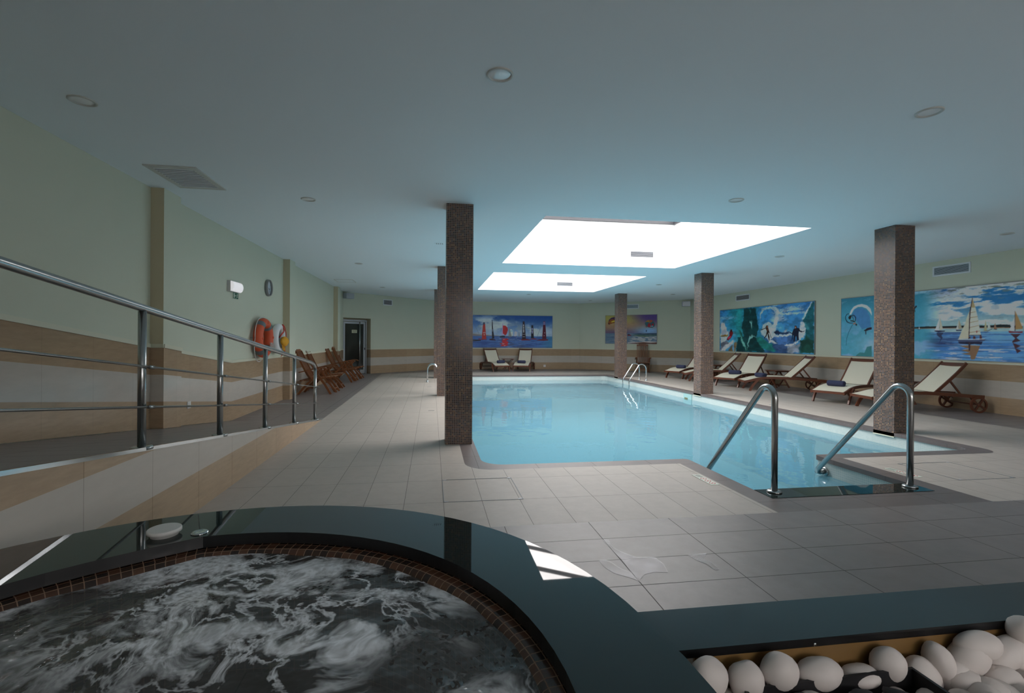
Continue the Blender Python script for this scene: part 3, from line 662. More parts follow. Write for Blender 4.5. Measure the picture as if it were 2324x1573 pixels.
# ------------------------------------------------------------------ sun loungers
def smooth(pts, n):
    out = []; P = [Vector(p) for p in pts]
    for i in range(len(P)-1):
        p0 = P[max(i-1,0)]; p1 = P[i]; p2 = P[i+1]; p3 = P[min(i+2,len(P)-1)]
        for k in range(n):
            t = k/n; out.append(.5*((2*p1)+(p2-p0)*t+(2*p0-5*p1+4*p2-p3)*t*t+(3*p1-p0-3*p2+p3)*t*t*t))
    out.append(P[-1]); return out
SEAT = smooth([(-.14,0,.235),(.02,0,.275),(.20,0,.325),(.45,0,.355),(.75,0,.36),(1.07,0,.35),(1.45,0,.325),(1.90,0,.30)], 4)
def make_lounger(label):
    t = thing('sun_lounger', label, 'sun lounger', (0,0,0), 0, 'wooden sun loungers with cream slings')
    hw = .33
    fr = MB()
    for s in (-1, 1): fr.ribbon([(p.x, s*hw, p.z) for p in SEAT], .032, .062, (0,1,0))
    fr.bar((-.12,-hw,.243), (-.12,hw,.243), .04, .05).bar((1.08,-hw,.335), (1.08,hw,.335), .03, .04).bar((1.70,-hw,.30), (1.70,hw,.30), .03, .04)
    fr.build('frame', M['wood'], t)
    for s in (-1, 1):
        MB().ribbon(smooth([(0,s*(hw+.03),.0),(.07,s*(hw+.03),.14),(.22,s*(hw+.03),.325)], 3), .032, .058, (0,1,0)).build('leg', M['wood'], t)
    g = MB(); P = [p for p in SEAT if p.x < 1.08]; V = []
    for p in P:
        for q in (-1,-.5,0,.5,1): V.append((p.x, q*(hw-.02), p.z+.030-.018*(1-q*q)))
    n = len(P); g.add(V, [(5*i+k, 5*i+k+1, 5*(i+1)+k+1, 5*(i+1)+k) for i in range(n-1) for k in range(4)], 0, True)
    b = len(V); g.add([(x,y,z-.006) for (x,y,z) in V], [(5*i+k, 5*(i+1)+k, 5*(i+1)+k+1, 5*i+k+1) for i in range(n-1) for k in range(4)], 0, True)
    g.build('seat_sling', M['sling'], t, recalc=False)
    a = Vector((1.07,0,.375)); e = Vector((1.61,0,.925)); hb = hw-.045
    bf = MB()
    for s in (-1, 1): bf.ribbon(smooth([(a.x-.03,s*hb,a.z-.03),(1.33,s*hb,.625),(1.50,s*hb,.80),(e.x+.01,s*hb,e.z+.02)], 3), .030, .050, (0,1,0))
    bf.bar((e.x-.02,-hb,e.z-.02), (e.x-.02,hb,e.z-.02), .03, .075, (.7,0,.7))
    bk = bf.build('backrest_frame', M['wood'], t)
    g = MB(); V = []; P = smooth([(1.05,0,.378),(1.20,0,.515),(1.36,0,.675),(1.575,0,.89)], 3)
    for p in P:
        for q in (-1,-.5,0,.5,1): V.append((p.x+.012*(1-q*q), q*(hb-.01), p.z+.006-.010*(1-q*q)))
    n = len(P); g.add(V, [(5*i+k, 5*i+k+1, 5*(i+1)+k+1, 5*(i+1)+k) for i in range(n-1) for k in range(4)], 0, True)
    g.add([(x+.005,y,z-.005) for (x,y,z) in V], [(5*i+k, 5*(i+1)+k, 5*(i+1)+k+1, 5*i+k+1) for i in range(n-1) for k in range(4)], 0, True)
    g.build('backrest_sling', M['sling'], t, recalc=False)
    for s in (-1, 1): MB().bar((1.34,s*(hb-.035),.61), (1.55,s*(hb-.035),.325), .022, .032).build('strut', M['wood'], t)
    MB().bar((1.55,-hw+.02,.325), (1.55,hw-.02,.325), .025, .025).build('crossbar', M['wood'], t)
    for s in (-1, 1):
        c = (1.77, s*(hw+.045), .15); w_ = MB()
        ring = [(c[0]+.135*math.cos(2*PI*k/28), c[1], c[2]+.135*math.sin(2*PI*k/28)) for k in range(28)]
        w_.ribbon(ring, .034, .030, (0,1,0), 0, True)
        for k in range(2):
            an = PI/4+.2+k*PI/2; dx = .125*math.cos(an); dz = .125*math.sin(an)
            w_.bar((c[0]-dx,c[1],c[2]-dz), (c[0]+dx,c[1],c[2]+dz), .026, .036, (0,1,0))
        w_.lathe([(.0,-.022),(.03,-.022),(.03,.022),(.0,.022)], c, 'Y', n=14, caps=False)
        w_.build('wheel', M['wood'], t)
    MB().tube([(1.77,-hw-.04,.15),(1.77,hw+.04,.15)], .012, 8).build('axle', M['wood'], t)
    for s in (-1,1): MB().bar((1.77,s*hw,.15), (1.66,s*hw,.30), .03, .05, (0,1,0)).build('wheel_bracket', M['wood'], t)
    return t
proto = make_lounger('x')
LG = [  # mid point between the front legs, heading, label
 ((8.655,8.42),-14.0,'cream sun lounger half hidden behind the nearest right column, wheels showing at its right'),
 ((8.60,9.29),22.0,'cream sun lounger with its foot left of the nearest right column, seen past the handrail'),
 ((8.62,12.18),-21.0,'cream sun lounger below the surfing picture, seen side on in full view'),
 ((8.585,13.04),23.5,'cream sun lounger behind the side-on one, below the middle of the surfing picture'),
 ((8.57,15.23),-20.0,'cream sun lounger just right of the middle right column, partly hidden by it'),
 ((8.54,16.08),21.5,'cream sun lounger with its foot just left of the middle right column'),
 ((2.885,20.05),101.0,'cream sun lounger under the regatta picture, the left one of the pair'),
 ((3.72,20.02),72.0,'cream sun lounger under the regatta picture, the right one of the pair')]
index_kids()
loungers = []
for i, ((x, y), a, lab) in enumerate(LG):
    if i == 0: r = proto; r.location = (x, y, 0); r.rotation_euler = (0,0,math.radians(a)); r['label'] = lab
    else: r = dup(proto, (x, y, 0), math.radians(a), lab)
    loungers.append(r)
# rolled towels
def make_towel(label):
    t = thing('towel', label, 'towel', (0,0,0), 0, 'rolled navy towels')
    g = MB(); n = 22
    prof = []
    for k in range(n):
        a = 2*PI*k/n; r = .070*(1+.05*math.sin(3*a)); prof.append((r*1.15*math.cos(a), .065+r*.92*math.sin(a)))
    ys = [-.17,-.165,-.15,-.08,-.02,.05,.11,.15,.165,.17]; sc = [.6,.86,1,1.02,.98,1.01,.99,1,.86,.6]
    V = []
    for y, s in zip(ys, sc):
        for (x, z) in prof: V.append((x*s, y, .060+(z-.060)*s))
    g.add(V, [(n*i+k, n*i+(k+1) % n, n*(i+1)+(k+1) % n, n*(i+1)+k) for i in range(len(ys)-1) for k in range(n)], 0, True)
    b = len(g.v)-len(V); g.f += [[b+k for k in range(n)][::-1], [b+n*(len(ys)-1)+k for k in range(n)]]; g.m += [0,0]; g.sm += [False, False]
    g.build('towel_roll', M['towel'], t)
    for s in (-1,1):
        g = MB()
        sp = [(.048*(1-q/26)*math.cos(q*.55), s*.172, .062+.044*(1-q/26)*math.sin(q*.55)) for q in range(24)]
        g.tube(sp, .0035, 5)
        g.build('rolled_end', M['towel'], t)
    return t
tw = make_towel('x'); index_kids()
TL = ['rolled navy towel on the lounger hidden behind the nearest right column','rolled navy towel on the lounger left of the nearest right column','rolled navy towel on the side-on lounger in front of the surfing picture','rolled navy towel on the lounger behind the side-on one','rolled navy towel peeking out left of the middle right column','rolled navy towel on the lounger farthest along the right wall','rolled navy towel on the left lounger under the regatta picture','rolled navy towel on the right lounger under the regatta picture']
for i, (r, lab) in enumerate(zip(loungers, TL)):
    a = r.rotation_euler.z; du = (.33,.30,.34,.33,.33,.30,.25,.25)[i]; dv = (0,.02,-.10,-.06,0,-.05,-.06,.02)[i]
    x = r.location.x+du*math.cos(a)-dv*math.sin(a); y = r.location.y+du*math.sin(a)+dv*math.cos(a)
    ra = a+(.0,.05,.35,.25,.1,.1,.1,-.15)[i]
    if i == 0: q = tw; q.location = (x, y, .357); q.rotation_euler = (0,0,ra); q['label'] = lab
    else: q = dup(tw, (x, y, .352 if i < 6 else .345), ra, lab)
# ------------------------------------------------------------------ folding side tables
def make_table(label):
    t = thing('folding_table', label, 'table', (0,0,0), 0, 'folding side tables between loungers')
    g = MB()
    for k in range(6): g.box(-.25, .25, -.25+k*.0845, -.25+k*.0845+.077, .48, .50)
    g.box(-.21,-.17,-.24,.24,.455,.48).box(.17,.21,-.24,.24,.455,.48); g.build('tabletop', M['wood'], t)
    for s in (-1, 1):
        MB().bar((-.21,s*.20,.0), (.20,s*.20,.46), .022, .045, (0,1,0)).build('leg', M['wood'], t)
        MB().bar((.21,s*.175,.0), (-.20,s*.175,.46), .022, .045, (0,1,0)).build('leg', M['wood'], t)
    g = MB(); g.bar((-.13,-.2,.08),(-.13,.2,.08),.03,.02).bar((.13,-.175,.08),(.13,.175,.08),.03,.02); g.build('stretcher', M['wood'], t)
    return t
tb = make_table('dark wooden folding table under the regatta picture, between the two loungers'); tb.location = (3.36, 21.35, 0); index_kids()
dup(tb, (10.00, 12.68, 0), PI/2, 'dark wooden folding table seen beyond the side-on lounger before the surfing picture')
dup(tb, (10.05, 9.02, 0), PI/2, 'dark wooden folding table just right of the nearest right column')
dup(tb, (10.05, 15.78, 0), PI/2, 'dark wooden folding table just right of the middle right column')
# ------------------------------------------------------------------ folding deck chairs
def make_deckchair(label, up=0):
    t = thing('deck_chair', label, 'chair', (0,0,0), 0, 'slatted teak deck chairs')
    w_ = .27
    for s in (-1, 1):
        MB().ribbon(smooth([(.0,s*w_,.0),(.16,s*w_,.20),(.32,s*w_,.36),(.52,s*w_,.60)], 3), .025, .05, (0,1,0)).build('leg', M['chairwood'], t)
        MB().ribbon(smooth([(.74,s*(w_-.03),.0),(.60,s*(w_-.03),.24),(.47,s*(w_-.03),.42),(.40,s*(w_-.03),.60)], 3), .025, .05, (0,1,0)).build('leg', M['chairwood'], t)
        MB().ribbon(smooth([(.02,s*(w_+.015),.53),(.25,s*(w_+.02),.585),(.48,s*(w_+.02),.635),(.60,s*(w_+.02),.63),(.66,s*(w_+.02),.605)], 3), .06, .026, (0,1,0)).build('armrest', M['chairwood'], t)
        MB().bar((.20,s*(w_-.02),.52),(.30,s*(w_-.02),.36),.02,.04,(0,1,0)).build('armrest_strut', M['chairwood'], t)
    g = MB(); BP = smooth([(.36,0,.30),(.22,0,.44),(.10,0,.66),(.0,0,.88),(-.07,0,1.03)], 4) if not up else smooth([(.30,0,.30),(.20,0,.46),(.14,0,.70),(.09,0,.95),(.06,0,1.16)], 4)
    for s in (-1, 1): g.ribbon([(p.x, s*.215, p.z) for p in BP], .028, .045, (0,1,0))
    g.bar((.27,-.21,.40),(.27,.21,.40),.03,.04)
    bk = g.build('backrest', M['chairwood'], t)
    g = MB()
    for k in range(6): g.ribbon([(p.x+.005, -.15+.06*k, p.z) for p in BP], .030, .012, (0,1,0))
    g.build('back_slats', M['chairwood'], bk)
    g = MB()
    e_ = BP[-1]; g.box(e_.x-.035,e_.x+.005,-.235,.235,e_.z-.05,e_.z+.02).box(e_.x-.035,e_.x+.005,-.16,.16,e_.z+.02,e_.z+.045); g.build('head_rail', M['chairwood'], bk)
    g = MB()
    for s in (-1, 1): g.bar((.12,s*.235,.335),(.86,s*.235,.415),.025,.045,(0,1,0))
    st = g.build('seat_frame', M['chairwood'], t)
    g = MB()
    for k in range(9):
        x = .28+k*.066; z = .335+(x-.12)*.108+.02; g.bar((x,-.235,z),(x,.235,z),.048,.014)
    g.build('seat_slats', M['chairwood'], st)
    for s in (-1, 1): MB().ribbon(smooth([(.58,s*.17,.37),(.72,s*.17,.22),(.86,s*.17,.04)], 3), .022, .04, (0,1,0)).build('footrest_leg', M['chairwood'], t)
    g = MB(); g.bar((.80,-.17,.13),(.80,.17,.13),.03,.02).bar((.655,-.24,.15),(.655,.24,.15),.03,.02).bar((.12,-.27,.15),(.12,.27,.15),.03,.02).bar((.06,-.29,.335),(.06,.29,.335),.035,.035); g.build('stretcher', M['chairwood'], t)
    return t
dc = make_deckchair('oiled teak deck chair nearest the ramp handrail, first of the four'); dc.location = (-3.12, 12.42, 0); index_kids()
dc.rotation_euler = (0,0,-.02)
dup(dc, (-3.16, 13.38, 0), .03, 'oiled teak deck chair second from the ramp handrail')
dup(dc, (-3.14, 15.66, 0), -.02, 'oiled teak deck chair third from the ramp handrail')
dup(dc, (-3.10, 16.62, 0), -.04, 'oiled teak deck chair closest to the glass door')
d5 = make_deckchair('dark teak deck chair facing the pool under the parasailing picture', 1); d5.location = (9.0, 19.75, 0); d5.rotation_euler = (0,0,math.radians(250))
# ------------------------------------------------------------------ ceiling fittings
def make_down(label):
    t = thing('downlight', label, 'ceiling light', (0,0,0), 0, 'round recessed ceiling lights')
    MB().lathe([(.070,.0),(.088,.0),(.088,-.006),(.082,-.010),(.070,-.008),(.068,.0)], n=36, caps=False).build('rim', M['lamprim'], t)
    MB().lathe([(.0,-.003),(.062,-.003),(.069,-.001)], n=32, caps=False).build('lamp_glass', M['diffuser'], t)
    return t
DL = [((.428,3.121),'round ceiling light nearest the top centre of the picture'),((-2.528,3.999),'round ceiling light near the upper left corner'),((3.665,3.064),'round ceiling light near the upper right corner'),((-1.519,6.323),'round ceiling light between the ceiling grille and the nearest left column'),
 ((3.659,5.383),'round ceiling light just before the near skylight'),((-1.66,11.48),'round ceiling light beyond the ceiling grille, over the deck chairs side'),((6.93,8.77),'round ceiling light right of the near skylight'),((-1.63,16.57),'round ceiling light farthest back on the left'),
 ((6.85,13.88),'round ceiling light right of the far skylight'),((8.89,11.36),'round ceiling light over the side-on lounger by the right wall'),((3.59,17.87),'round ceiling light behind the far skylight'),((8.93,6.24),'round ceiling light at the right edge near the long picture'),
 ((6.73,20.0),'round ceiling light by the far right back corner'),((8.77,16.64),'round ceiling light farthest back over the right loungers')]
d0 = make_down('x'); index_kids()
for i, ((x, y), lab) in enumerate(DL):
    if i == 0: d0.location = (x, y, HC); d0['label'] = lab
    else: dup(d0, (x, y, HC), 0, lab)
t = thing('ceiling_vent', 'large louvred ceiling grille beside the left wall', 'vent', (-2.61, 5.72+.0, HC))
g = MB(); g.box(-.245,.245,-.37,-.31,-.012,0).box(-.245,.245,.31,.37,-.012,0).box(-.245,-.185,-.31,.31,-.012,0).box(.185,.245,-.31,.31,-.012,0); g.build('frame', M['lamprim'], t)
MB().box(-.185,.185,-.31,.31,-.003,-.001).build('opening', M['ventd'], t)
g = MB()
for k in range(12): y = -.29+k*.0527; g.bar((-.185,y,-.010),(.185,y,-.010),.024,.004,(0,.15,1))
g.build('louvres', M['ventw'], t)
t = thing('ceiling_hatch', 'flush white access panel in the ceiling above the deck chairs', 'hatch', (-2.55, 15.0, HC))
g = MB(); g.box(-.25,.25,-.3,.3,-.004,0); g.build('panel', M['white'], t)
g = MB(); g.box(-.27,.27,-.32,-.30,-.008,0).box(-.27,.27,.30,.32,-.008,0).box(-.27,-.25,-.3,.3,-.008,0).box(.25,.27,-.3,.3,-.008,0); g.build('frame', M['lamprim'], t)
t = thing('ceiling_outlet', 'small slotted ceiling outlet beside the nearest left column', 'vent', (.13, 8.80, HC))
MB().lathe([(.0,-.003),(.10,-.003),(.11,.0)], n=24, caps=False).build('plate', M['white'], t)
g = MB()
for k in range(4): g.bar((-.06+.035*k,-.04,-.006),(-.05+.035*k,.04,-.006),.012,.006)
g.build('slots', M['grey'], t)
# ------------------------------------------------------------------ wall grilles; x runs along the wall
def grille(lab, w_, h_, loc, rz, slats=7):
    t = thing('wall_vent', lab, 'vent', loc, rz, 'white louvred wall grilles')
    b = .03
    g = MB(); g.box(-w_/2,w_/2,-.015,0,-h_/2,-h_/2+b).box(-w_/2,w_/2,-.015,0,h_/2-b,h_/2).box(-w_/2,-w_/2+b,-.015,0,-h_/2+b,h_/2-b).box(w_/2-b,w_/2,-.015,0,-h_/2+b,h_/2-b)
    g.build('frame', M['ventw'], t)
    MB().box(-w_/2+b,w_/2-b,-.003,-.001,-h_/2+b,h_/2-b).build('opening', M['ventd'], t)
    g = MB()
    for k in range(slats):
        z = -h_/2+b+(h_-2*b)*(k+.5)/slats; g.bar((-w_/2+b,-.009,z),(w_/2-b,-.009,z),.008,.009,(0,-.3,1))
    g.build('louvres', M['alu'], t)
grille('white louvred grille high on the right wall above the sailing half of the long picture', .74, .215, sh(XR-.001, 8.54, 2.845), PI/2*-1)
grille('white louvred grille high on the right wall above the surfing picture', .75, .205, sh(XR-.001, 15.33, 2.85), -PI/2)
AR = math.atan2(18.60-21.79, XR-6.8)
grille('white louvred grille above the parasailing picture, half behind a column', .72, .20, sh(8.66, 20.36-.0, 2.845), AR)
grille('nearly square white grille above the wall right of the glass door', .46, .235, sh(*dp(2.05, -.001), 2.80), math.atan2(3.445,3.5))
grille('white louvred grille inside the near skylight shaft', .62, .19, sh(4.85, 10.779, 3.36), -.016)
grille('white louvred grille inside the far skylight shaft', .62, .19, sh(4.62, 16.629, 3.32), -.016)
# ------------------------------------------------------------------ speakers
def speaker(lab, loc, rz):
    t = thing('wall_speaker', lab, 'speaker', loc, rz, 'small grey wall speakers')
    MB().box(-.16,.16,-.30,-.10,-.10,.10).build('cabinet', M['speaker'], t)
    MB().box(-.14,.14,-.308,-.300,-.085,.085).build('grille', M['alu'], t)
    MB().bar((0,-.10,0),(0,0,.02),.04,.06).build('bracket', M['black'], t)
speaker('small grey speaker in the left back corner above the glass door', (-3.13, 18.44, 2.90), PI/4)
speaker('small grey speaker in the right back corner beside a column', sh(10.35, 18.72, 2.86), -.45)
# ------------------------------------------------------------------ things on the left wall; local -y looks into the room
WLX = XL+.001
def onleft(y, z): return (WLX, y+.05, z)
t = thing('emergency_light', 'lit white emergency lamp box above the green exit sign', 'lamp', onleft(8.43, 2.165), PI/2)
MB().box(-.20,.20,-.05,0,-.085,.085).build('case', M['lampcase'], t)
g = MB(); V = []
for k in range(9):
    a = PI*k/8; V += [(-.195,-.05-.05*math.sin(a),.08*math.cos(a)),(.195,-.05-.05*math.sin(a),.08*math.cos(a))]
g.add(V, [(2*i,2*i+1,2*i+3,2*i+2) for i in range(8)]+[tuple(range(0,18,2))[::-1], tuple(range(1,18,2))], 0)
g.build('lit_diffuser', M['lampemit'], t)
t = thing('exit_sign', 'small green running man exit sign under the emergency lamp', 'sign', onleft(8.55, 2.03), PI/2)
MB().box(-.115,.115,-.008,0,-.055,.055).build('panel', M['signwhite'], t)
MB().box(-.105,.105,-.010,-.008,-.048,.048).build('green_field', M['green'], t)
g = MB()      # doorway, arrow, running man
g.box(-.085,-.05,-.012,-.010,-.036,.040)
g.box(-.03,.01,-.012,-.010,-.006,.004); g.add([(-.03,-.012,-.018),(-.03,-.012,.016),(-.046,-.012,-.001)], [(0,1,2)])
g.lathe([(0,-.012),(.010,-.012),(.010,-.010)], (.060,0,.030), 'Y', n=10, caps=False)
g.bar((.058,-.011,.020),(.052,-.011,-.008),.016,.003,(0,1,0)).bar((.052,-.011,-.008),(.072,-.011,-.022),.009,.003,(0,1,0)).bar((.072,-.011,-.022),(.084,-.011,-.020),.008,.003,(0,1,0)).bar((.050,-.011,-.008),(.036,-.011,-.034),.009,.003,(0,1,0)).bar((.058,-.011,.018),(.036,-.011,.006),.007,.003,(0,1,0)).bar((.058,-.011,.018),(.082,-.011,.004),.007,.003,(0,1,0))
g.build('pictogram', M['signwhite'], t)
t = thing('wall_clock', 'round grey wall clock with a pale blue face', 'clock', onleft(10.12, 2.325), PI/2)
MB().lathe([(.0,.0),(.163,.0),(.165,-.02),(.160,-.055),(.150,-.06),(.146,-.040),(.143,-.02)], axis='Y', n=40, caps=False).build('rim', M['clockrim'], t)
MB().lathe([(.0,-.022),(.146,-.022)], axis='Y', n=40, caps=False).build('face', M['clockface'], t)
g = MB()
for k in range(12):
    a = 2*PI*k/12; r0, r1 = (.115, .135) if k % 3 == 0 else (.125, .135); g.bar((r0*math.sin(a),-.024,r0*math.cos(a)),(r1*math.sin(a),-.024,r1*math.cos(a)),.006,.002,(0,1,0))
g.build('hour_marks', M['ink'], t)
g = MB(); g.bar((0,-.027,0),(.058,-.027,-.030),.010,.002,(0,1,0)); g.build('hour_hand', M['ink'], t)
g = MB(); g.bar((0,-.029,0),(.055,-.029,-.095),.007,.002,(0,1,0)); g.build('minute_hand', M['ink'], t)
def buoy(lab, y, z, R, r, m, group=None):
    t = thing('lifebuoy', lab, 'lifebuoy', onleft(y, z), PI/2, 'lifebuoys on the left wall'); dy = -r-.03
    ring = [(R*math.cos(2*PI*k/40), dy, R*math.sin(2*PI*k/40)) for k in range(40)]
    MB().tube(ring, r, 18, 0, True).build('ring', m, t)
    return t, dy
t, dy = buoy('orange lifebuoy with grey bands and a white grab line on the left wall', 9.57, 1.34, .285, .084, M['orange'])
for a0 in (50, 130, 230, 310):
    ring = [(.285*math.cos(math.radians(a0+k*3)), dy, .285*math.sin(math.radians(a0+k*3))) for k in range(-3, 4)]
    MB().tube(ring, 0.0855, 18, 0, False, False).build('reflective_band', M['band'], t)
g = MB()
for q in range(4):
    P = []
    for k in range(13):
        a = math.radians(q*90+k*7.5+0); rr = .375+.05*math.sin(PI*k/12)*(2.0 if q in (2,3) else .5); P.append((rr*math.cos(a), dy+.02, rr*math.sin(a)-(.03*math.sin(PI*k/12) if q in (2,3) else 0)))
    g.tube(P, .007, 6)
g.build('grab_line', M['rope'], t)
g = MB(); random.seed(3); P = []
for k in range(40): P.append((.13+.06*math.sin(k*1.3)+.03*math.cos(k*.7), dy-.10+.015*math.sin(k*2.1), -.17+.07*math.sin(k*.9+1)+.02*math.cos(k*1.7)))
g.tube(P, .005, 5); g.build('coiled_line', M['rope'], t)
for z in (0,): MB().tube([(-.44,-.04,z),(.44,-.04,z)], .006, 6).build('holder', M['grey'], t)
g = MB()
for a0 in (0, 90, 180, 270):
    a = math.radians(a0+2); g.sphere((.285*math.cos(a), dy-.082, .285*math.sin(a)), .028, .014, .028, None, 10, 6)
g.build('line_boss', M['orange'], t)
t, dy = buoy('white lifebuoy hung with a red line and a yellow throw bag', 10.50, 1.33, .235, .070, M['buoywhite'])
g = MB(); P = smooth([(.08,dy-.05,.29),(.20,dy-.06,.25),(.34,dy-.05,.12),(.33,dy-.05,-.02),(.20,dy-.07,-.10),(.24,dy-.06,-.20),(.20,dy-.06,-.32),(.05,dy-.06,-.34),(-.02,dy-.06,-.36)], 5)
g.tube(P, .009, 6); P = smooth([(.08,dy-.06,.29),(.06,dy-.09,.16),(-.04,dy-.08,.10),(-.08,dy-.04,.02)], 5); g.tube(P, .014, 6); g.build('red_line', M['redrope'], t)
MB().sphere((.07,dy-.10,-.06), .17, .07, .10, None, 18, 12, 0, lambda p: 1+.16*mnoise.noise(p*2.5)).build('throw_bag', M['yellow'], t, label='crumpled yellow throw bag')
g = MB()
for q in range(7):
    P = [(.0+.06*math.sin(k*.9+q)+.01*q, dy-.09-.01*math.cos(k+q), -.17+.075*math.sin(k*.6+q*.8)) for k in range(14)]
    g.tube(P, .007, 5)
g.build('yellow_line', M['yellow'], t)
MB().tube([(-.34,-.04,0),(.40,-.04,0)], .006, 6).build('holder', M['grey'], t)
# switches and sockets
t = thing('light_switch', 'white rocker switch low on the left wall above the ramp', 'switch', (XL+.013, 7.05, .44), PI/2)
MB().box(-.045,.045,-.008,0,-.045,.045).build('plate', M['plastic'], t)
MB().box(-.018,.018,-.014,-.008,-.03,.03).build('rocker', M['plastic'], t)
t = thing('wall_socket', 'small white socket low on the back wall right of the loungers', 'socket', sh(5.15, 21.887, .15), -.016)
MB().box(-.05,.05,-.010,0,-.05,.05).build('plate', M['plastic'], t)
MB().box(-.02,.02,-.013,-.010,-.02,.02).build('flap', M['alu'], t)
# ------------------------------------------------------------------ floor hatches, depth signs, drains
def hatch(lab, x0, x1, y0, y1):
    t = thing('floor_hatch', lab, 'hatch', sh((x0+x1)/2, (y0+y1)/2, .0), 0, 'tiled floor hatches'); w_ = (x1-x0)/2; d = (y1-y0)/2
    g = MB()
    for (a,b,c,e) in ((-w_,w_,-d,-d+.006),(-w_,w_,d-.006,d),(-w_,-w_+.006,-d,d),(w_-.006,w_,-d,d)): g.box(a,b,c,e,0,.003)
    g.build('metal_frame', M['grey'], t, shear=True)
    for sx in (-1,1):
        for sy in (-1,1): MB().box(sx*(w_-.025)-.015, sx*(w_-.025)+.015, sy*(d-.015)-.007, sy*(d-.015)+.007, 0, .0035).build('lifting_slot', M['alu'], t, shear=True)
hatch('tiled hatch framed in metal in the pale floor before the pool', .103, .765, 3.985, 4.625)
hatch('tiled hatch in the pale floor right of the entry handrails', 5.05, 5.70, 3.99, 4.62)
def sign_plate(lab, x, y):
    t = thing('floor_sign', lab, 'sign', sh(x, y, .002), 0, 'safety stickers on the pool edge')
    MB().box(-.042,.042,-.17,.17,-.001,.0015).build('sticker', M['signwhite'], t)
    g = MB()
    for yy in (-.12, -.045, .03):
        g.lathe([(.022,.0020),(.030,.0020),(.030,.0018)], (0,yy,0), n=18, caps=False); g.bar((-.018,yy-.016,.0021),(.018,yy+.016,.0021),.006,.0004)
    g.build('ban_symbols', M['red'], t)
    g = MB()
    for k in range(5): g.box(-.03,.03,.075+k*.018,.082+k*.018,.0015,.002)
    g.build('small_print', M['ink'], t)
sign_plate('white sticker with red ban symbols on the coping left of the entry steps', 2.60, 4.32)
sign_plate('white sticker with red ban symbols on the coping right of the entry steps', 4.76, 4.30)
def drain(lab, x, y):
    t = thing('floor_drain', lab, 'drain', (x, y, 0), 0, 'small slot drains in the pale floor')
    MB().box(-.055,.055,-.014,.014,.0,.002).build('slot', M['band'], t)
drain('small dark drain slot beside the nearest left column', .0, 9.18); drain('small dark drain slot near the left ladder', -.06, 13.8)
drain('small dark drain slot on the deck between the ladder and the middle column', 7.9, 13.4); drain('small dark drain slot on the deck beyond the left handrail', 7.1, 9.2)
